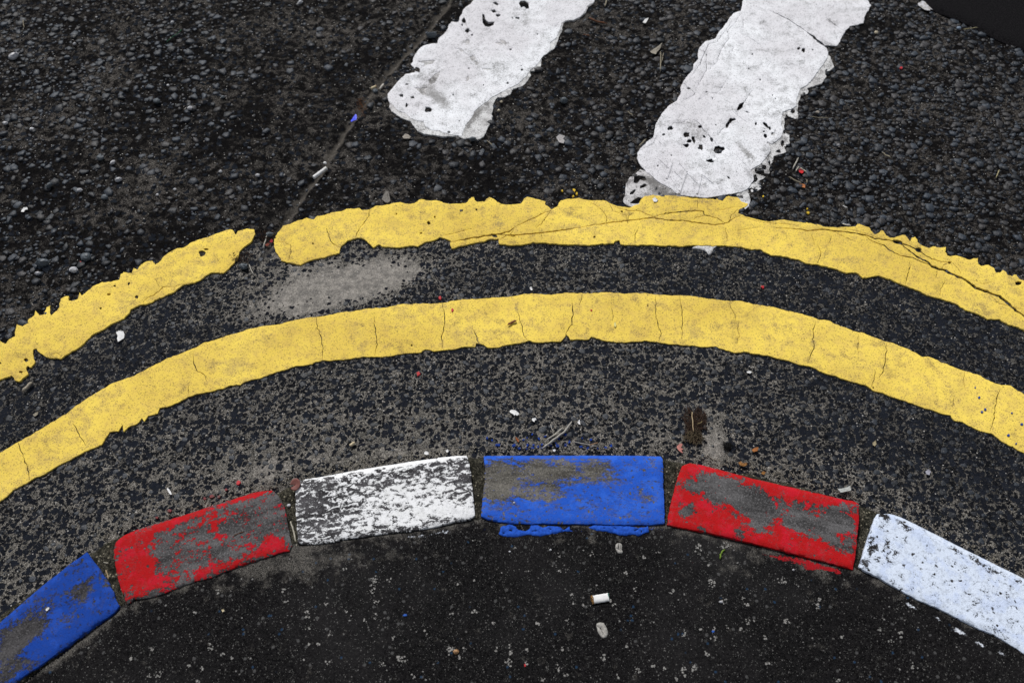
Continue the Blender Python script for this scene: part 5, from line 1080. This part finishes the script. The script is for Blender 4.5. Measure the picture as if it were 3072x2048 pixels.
# straws and twigs
def straw(frame, pts, r, z, lb, mat=STRAW, group=None, cat='straw', name='straw'):
    q = F(*frame, pts, z + .002); p = []
    for i in range(len(q) - 1):
        a, b = np.array(q[i]), np.array(q[i + 1])
        for j in range(3): p.append(a + (b - a) * j / 3 + RNG.normal(0, .0003, 2))
    p.append(np.array(q[-1]))
    return tube(p, z, r, mat, name, lb, cat, group, ns=5)
straw(C5, [(1095, 855), (1300, 700), (1480, 570), (1620, 375)], .0019, .0018, 'longest straw in the grey bundle above the blue kerb stone', GSTRAW)
straw(C5, [(1180, 710), (1330, 590), (1465, 475)], .0015, .0018, 'straight straw at the upper left of the grey bundle', GSTRAW)
straw(C5, [(1140, 715), (1300, 620), (1420, 560)], .0009, .0030, 'thin straw crossing inside the grey bundle', GSTRAW)
straw(C5, [(1200, 780), (1380, 650), (1540, 500)], .0011, .0020, 'straw at the lower right side of the grey bundle', GSTRAW)
straw(C5, [(1245, 415), (1270, 500), (1300, 605)], .0008, .0018, 'short thin straw standing off the bundle to the upper left', GSTRAW)
straw(C5, [(1620, 715), (1780, 750), (1930, 785), (2085, 805)], .0009, .0015, 'long thin grey straw right of the bundle above the blue kerb stone', GSTRAW)
straw(C5, [(1930, 800), (2000, 765), (2080, 735)], .0009, .0020, 'short orange brown straw crossing the long thin grey one', pm('orange_straw', (.36, .22, .12), (.2, .12, .07)))
C3 = (1880, 430, 3.92)
straw(C3, [(2020, 165), (1990, 230), (1955, 300)], .0016, .003, 'grey stick left above the red scrap', GSTRAW)
straw(C3, [(2042, 285), (2080, 308), (2118, 338)], .0013, .004, 'pale stick touching the top of the red scrap', pm('pale_straw', (.48, .45, .37), (.3, .28, .23)))
straw(C3, [(2028, 268), (2010, 295), (1988, 328)], .0013, .003, 'pale short husk left of the red scrap', pm('pale_straw', (.48, .45, .37)))
straw(C3, [(1905, 390), (1980, 430), (2065, 475)], .0012, .003, 'straw pointing at the orange cardboard scrap', STRAW)
straw(C3, [(2120, 420), (2122, 462)], .0012, .002, 'short straw right of the orange cardboard scrap', STRAW)
C8 = (800, 1340, 4.9)
straw(C8, [(348, 1095), (365, 1150), (385, 1200), (415, 1330), (445, 1490)], .0014, .013, 'long pale straw in the joint between left red and white kerb stones', pm('pale_straw', (.48, .45, .37)))
straw((0, 1366, K), [(728, 788), (738, 820), (748, 850)], .0013, .012, 'tan straw in the joint between the far left blue and red kerb stones', pm('tan_straw', (.42, .33, .2), (.3, .22, .13)))
straw((0, 1366, K), [(712, 733), (728, 736), (745, 741)], .0010, .012, 'short pale straw above the tan one in the leftmost joint', pm('pale_straw', (.48, .45, .37)))
straw((0, 1366, K), [(1605, 550), (1640, 532), (1680, 520)], .0006, KZ, 'thin dark twig lying on the left red kerb stone', BROWN, cat='twig', name='twig')
straw((1024, 0, K), [(2198, 355), (2200, 420), (2198, 490)], .0012, .003, 'upright straw below the dry folded leaf', STRAW)
straw((1024, 0, K), [(2220, 362), (2213, 395), (2205, 432)], .0008, .003, 'thinner straw right of the upright one below the leaf', STRAW)
straw((1024, 0, K), [(1706, 125), (1760, 148), (1832, 163)], .0019, .003, 'brown twig right of the left white bar near the top', BROWN, cat='twig', name='twig')
straw((1024, 0, K), [(1668, 238), (1690, 240), (1712, 246)], .0012, .003, 'short rusty twig below the brown twig', BROWN, cat='twig', name='twig')
straw((1024, 0, K), [(2050, 1005), (2075, 980), (2100, 955)], .0012, .003, 'pale straw against the left side of the longer white bar', STRAW)
straw((1024, 0, K), [(1003, 965), (1020, 980), (1040, 1000)], .0010, .003, 'small pale straw below the tip of the left white bar', STRAW)
straw((1024, 0, K), [(1975, 765), (1990, 780), (2008, 792)], .0009, .003, 'tiny straw amid stones left of the longer bar', STRAW)
straw((1024, 0, K), [(1818, 45), (1822, 20), (1832, -10)], .0016, .003, 'pale husk at the top edge right of the left white bar', STRAW)
straw((1024, 683, K), [(1145, 668), (1175, 650), (1206, 638)], .0020, .0032, 'reddish brown splinter lying on the lower yellow line', pm('red_wood', (.24, .085, .04), (.14, .05, .03)), cat='splinter', name='splinter')
straw((1024, 683, K), [(58, 1502), (75, 1490), (94, 1478)], .0026, .001, 'stubby cream stick on grit above the white kerb stone', CREAM)
straw((0, 683, K), [(155, 1128), (190, 1098), (222, 1066)], .0032, .001, 'stubby pale stick at far left between the yellow lines', pm('pale_stick', (.38, .34, .27), (.25, .22, .18)))
straw((0, 683, K), [(1840, 40), (1830, 85), (1812, 138)], .0013, .002, 'grey straw in the gap between the two upper yellow pieces', GSTRAW)
straw((0, 683, K), [(1715, 250), (1728, 285), (1746, 322)], .0011, .001, 'dark straw just below the end of the short yellow piece', GSTRAW)
straw((2048, 0, K), [(1378, 1048), (1400, 1066), (1438, 1086)], .0014, .003, 'pale crooked straw amid stones right of the longer white bar', STRAW)
straw((2048, 0, K), [(2182, 1168), (2172, 1195), (2160, 1222)], .0012, .003, 'yellowish straw near the right edge of the road', pm('yellow_straw', (.40, .35, .2)))
straw((2048, 0, K), [(1104, 1414), (1120, 1422), (1136, 1430)], .0010, .003, 'tiny white splinter above the ragged yellow line at right', PAPER, cat='splinter', name='splinter')
straw((2048, 0, K), [(1100, 1538), (1125, 1545), (1158, 1550)], .0012, .003, 'white splinter beside the upper edge of the ragged yellow line', PAPER, cat='splinter', name='splinter')
straw((2048, 0, K), [(880, 800), (940, 808), (1010, 810)], .0006, .003, 'hair thin straw right of the longer bar', STRAW)
straw((2672, 0, 5.87), [(1280, 515), (1400, 495), (1545, 478)], .0008, .004, 'thin yellow straw near the edge of the dark patch', pm('yellow_straw', (.40, .35, .2)))
straw((0, 0, K), [(1145, 292), (1175, 262), (1215, 235), (1252, 203)], .0011, .004, 'dark green grass stem on asphalt at upper left', pm('dark_green', (.012, .075, .035), (.008, .05, .025)), cat='grass blade', name='grass_blade')
straw((0, 0, K), [(158, 135), (160, 165), (166, 190)], .0009, .004, 'tiny brownish straw at the far upper left', STRAW)
straw((0, 0, K), [(872, 135), (880, 122), (890, 112)], .0009, .004, 'tiny pale straw left of the dark green stem', STRAW)
straw((2048, 1366, K), [(258, 712), (264, 680), (276, 655), (292, 645)], .0013, PZ, 'bright green grass blade on the pavement below the right red kerb stone', pm('fresh_green', (.16, .25, .03), (.1, .17, .02)), cat='grass blade', name='grass_blade')

# curled copper petal in the joint
bx_, by_ = P(800 + 420 / 4.9, 1340 + 556 / 4.9, .024)
V_, F_ = [], []; nr, na = 5, 22
for i in range(nr + 1):
    for j in range(na):
        t = j / (na - 1) * 5.75 + 3.75; k = i / nr
        rx_, ry_ = .0077 * k, .0100 * k
        V_.append((bx_ + rx_ * math.cos(t), by_ + ry_ * math.sin(t), .0238 + .0022 * k * k * (.6 + .4 * math.sin(t + 1)) + .0016 * (j / na) * k))
for i in range(nr):
    for j in range(na - 1):
        F_.append([i * na + j, (i + 1) * na + j, (i + 1) * na + j + 1, i * na + j + 1])
o = mk('petal', V_, F_, pm('copper_petal', (.19, .070, .058), (.12, .045, .038), .6, 160, .2))
md = o.modifiers.new('thick', 'SOLIDIFY'); md.thickness = .0012; md.offset = -1
tag(centred(o), 'round copper pink curled petal at the corner of the white flaking kerb stone', 'petal')

# leaf litter clump and moss tuft
def clump(cx, cy, rx, ry, n, z, mats, label, seed, L=(.004, .013), rr=(.0003, .0008), name='leaf_litter', cat='leaf litter', hh=.004):
    V_, F_ = [], []; rs = random.Random(seed)
    for _ in range(n):
        a = rs.random() * 6.283; k = math.sqrt(rs.random()) ; wob = 1 + .20 * math.sin(a * 3 + seed) + .15 * math.sin(a * 5 + 1) + .12 * math.sin(a * 8)
        x_, y_ = P(cx + rx * wob * k * math.cos(a), cy + ry * wob * k * math.sin(a), z)
        t = rs.random() * 6.283; l = rs.uniform(*L); q = []
        for s in (-.5, 0, .5): q.append((x_ + l * s * math.cos(t) + rs.uniform(-1, 1) * .0008, y_ + l * s * math.sin(t) + rs.uniform(-1, 1) * .0008))
        v_, f_ = tube(q, z + rs.random() * hh * (1 - k * .7), rs.uniform(*rr), None, '', '', '', ns=4, mesh=True)
        b = len(V_); V_ += v_; F_ += [[i + b for i in fc] for fc in f_]
    o = mk(name, V_, F_, mats, smooth=False); tag(centred(o), label, cat); return o
clump(2084, 1272, 33, 48, 420, .0005, pm('litter_brown', (.062, .034, .022), (.018, .012, .009), .9, 700), 'dark brown clump of leaf litter above the left end of the right red kerb stone', 3)
clump(2082, 1310, 30, 20, 120, .002, pm('litter_pale', (.11, .085, .05), (.05, .038, .024), .9, 700), 'olive dry fibres at the lower end of the brown litter clump', 5)
straw((1980, 1180, 7.127), [(690, 385), (685, 470), (700, 640), (716, 815)], .0010, .006, 'upright tan straw lying on the brown litter clump', pm('tan_straw', (.42, .33, .2)))
straw((1980, 1180, 7.127), [(790, 640), (850, 625), (925, 580)], .0006, .006, 'thin olive straw on the right of the brown litter clump', pm('olive_straw', (.28, .22, .1)))
clump(2182, 1339, 12, 11, 130, .0005, pm('black_moss', (.008, .008, .007), (.004, .004, .004), .95, 700), 'small black moss tuft right of the brown litter clump', 8, (.003, .008), name='moss_tuft', cat='moss')
clump(798, 712, 26, 26, 90, .001, pm('litter_brown', (.05, .022, .014)), 'dark plant debris in the gap between the upper yellow pieces', 9, (.004, .010))
clump(725, 775, 34, 18, 70, .001, pm('litter_brown', (.05, .022, .014)), 'dark plant debris below the right end of the short yellow piece', 10, (.004, .010))
clump(1085, 318, 14, 30, 60, .000, pm('rust_fibre', (.14, .06, .025), (.06, .03, .015)), 'rust brown fibres in the diagonal joint above the blue plastic chip', 11, (.004, .010))

# pebbles
for x, y, r, asp, lb, mt in [
    (515, 308, 7, .5, 'elongated white pebble at upper left', QUARTZ), (1160, 592, 5.5, .9, 'small white pebble at left centre', QUARTZ), (1310, 752, 9.5, .8, 'bright white pebble centre left above the yellow piece', QUARTZ),
    (222, 895, 8, .9, 'white pebble near the left edge', QUARTZ), (780, 1125, 10, .6, 'lilac white pebble above the longest white pebble', QUARTZ), (820, 1245, 12, .55, 'longest white pebble left of the diagonal joint', QUARTZ),
    (1520, 1185, 6, .9, 'small white pebble above right of the longest white pebble', QUARTZ), (1085, 1345, 5, .9, 'small white pebble above the short yellow piece', QUARTZ), (1205, 1308, 5.5, .8, 'pale pebble right of the small white one above the yellow piece', QUARTZ),
    (553, 1315, 9, .7, 'dull white pebble left of the longest white pebble', QUARTZ), (2182, 1278, 4.5, .9, 'tiny white pebble below the clean cigarette butt', QUARTZ), (100, 400, 19, .62, 'large pale quartz pebble at the far upper left', QUARTZ),
    (1190, 160, 8, .6, 'pale grey pebble above the dark green stem', QUARTZ), (1240, 408, 10, .85, 'round slate pebble under the dark green stem', GREYP), (725, 1365, 11, .9, 'round slate pebble above the short yellow piece', GREYP),
    (695, 1095, 13, .85, 'broad slate pebble above the longest white pebble', GREYP), (625, 615, 9, .7, 'slate pebble in the upper left field', GREYP), (345, 1285, 13, .5, 'long grey pebble at far left', GREYP),
    (1540, 342, 8, .7, 'grey pebble right of the dark green stem', GREYP), (1535, 675, 8, .8, 'slate pebble upper left of the little hole', GREYP), (1085, 705, 13, .8, 'large slate pebble in the middle of the left field', GREYP), (665, 122, 4, .9, 'tiny white pebble near the top left', QUARTZ), (40, 855, 9, .8, 'pale pebble touching the left edge', QUARTZ),
    (2070, 25, 11, .6, 'pale pebble at the top left of the diagonal joint', QUARTZ), (1775, 1213, 8, .7, 'grey white pebble left of the clean cigarette butt', QUARTZ)]:
    pebble(x / K, y / K, r, .001, mt, lb, asp=asp, rot=random.uniform(20, 60) if asp < .7 else 0)
for c, r_, x, y, s, asp, lb, mt, z in [
    (2, 0, 1332, 230, 8, .9, 'cream pebble right of the top of the longer bar', pm('cream_stone', (.52, .46, .34), (.35, .3, .22), .5), .002), (2, 0, 1900, 200, 9, .8, 'light blue pebble beside the dark patch edge', pm('light_blue_stone', (.25, .32, .42), (.15, .2, .27), .45), .002),
    (2, 0, 928, 778, 7, .9, 'round beige pebble right of the longer bar', pm('beige_stone', (.36, .32, .28)), .001), (2, 0, 1070, 1005, 7, .5, 'white sliver pebble right of the longer bar', QUARTZ, .002), (1, 0, 1102, 705, 5, .9, 'tiny cream pebble at the foot of the left white bar', pm('cream_stone', (.52, .46, .34)), .002),
    (1, 0, 1085, 765, 6, .8, 'cream pebble below the tiny one at the foot of the left bar', pm('cream_stone', (.52, .46, .34)), .002), (1, 0, 905, 965, 12, .7, 'black pebble under the tip of the left bar', GREYP, .001), (1, 0, 625, 255, 20, .35, 'long dark stone left of the left bar', GREYP, .001),
    (0, 1, 1680, 275, 14, .75, 'dark pebble below the end of the short yellow piece', GREYP, .000), (0, 1, 1862, 55, 13, .7, 'dark shiny pebble left of the long yellow line tip', GREYP, .001), (0, 1, 262, 320, 9, .6, 'pale dumbbell shaped pebble above the short yellow piece at far left', QUARTZ, .001), (0, 1, 510, 300, 14, .7, 'dusty white pebble above the short yellow piece', QUARTZ, .0),
    (0, 1, 300, 255, 22, .55, 'broad black pebble at far left above the short yellow piece', GREYP, .0), (0, 1, 597, 210, 16, .9, 'black rounded pebble left above the short yellow piece', GREYP, .0),
    (1, 2, 790, 1352, 6.5, .9, 'orange beige pebble low on the pavement', pm('orange_stone', (.42, .24, .11), (.25, .14, .07), .5), PZ), (1, 2, 1190, 325, 2.5, .9, 'tiny white grain on the central blue kerb stone', QUARTZ, KZ), (0, 2, 1990, 345, 5, .9, 'pale grain in the joint right of the left red kerb stone', QUARTZ, .012),
    (2, 2, 262, 1010, 5, .6, 'small white grain on the right of the pavement', QUARTZ, PZ), (1, 2, 1160, 662, 3, .8, 'tiny white grain below the longer blue spill', QUARTZ, PZ), (1, 2, 1440, 650, 3, .8, 'tiny white grain below the gap between the blue spills', QUARTZ, PZ), (2, 2, 762, 788, 3, .8, 'tiny white grain below the red stained pavement', QUARTZ, PZ)]:
    ox, oy = OFF[(c, r_)]
    pebble(ox + x / K, oy + y / K, s, z, mt, lb, asp=asp)
spot('paint_fleck', T(1, 2, [(422, 1100), (435, 1090), (455, 1093), (452, 1105), (430, 1107)], PZ), pm('blue_fleck', (.03, .12, .5)), 'small blue paint fleck on the pavement left of centre', 'paint fleck', PZ + .0005, .0008)
spot('paint_fleck', T(1, 2, [(1258, 1438), (1268, 1430), (1272, 1452), (1262, 1456)], PZ), RED, 'small red paint fleck low on the pavement', 'paint fleck', PZ + .0005, .0008)
spot('paint_fleck', T(2, 2, blob(208, 1212, 11, 9), PZ), pm('blue_fleck', (.03, .12, .5)), 'blue paint fleck on the pavement at lower right', 'paint fleck', PZ + .0005, .0008)

# loose grit lying in the joints and along the kerb
V_, F_ = [], []
gsp = []
for _ in range(900):
    u = random.uniform(150, 3072)
    v = float(kerb_front(np.array(u))) - abs(random.gauss(0, 14)) - 2
    gsp.append((u, v, 2, 2))
g_ = flecks('loose_grit', gsp, pm('sand_grit', (.26, .235, .19), (.12, .11, .09), .85, 900), .0012, 1, 2.0, .0009)
tag(g_, 'fine sandy grit gathered along the front of the kerb', 'grit', kind='stuff')
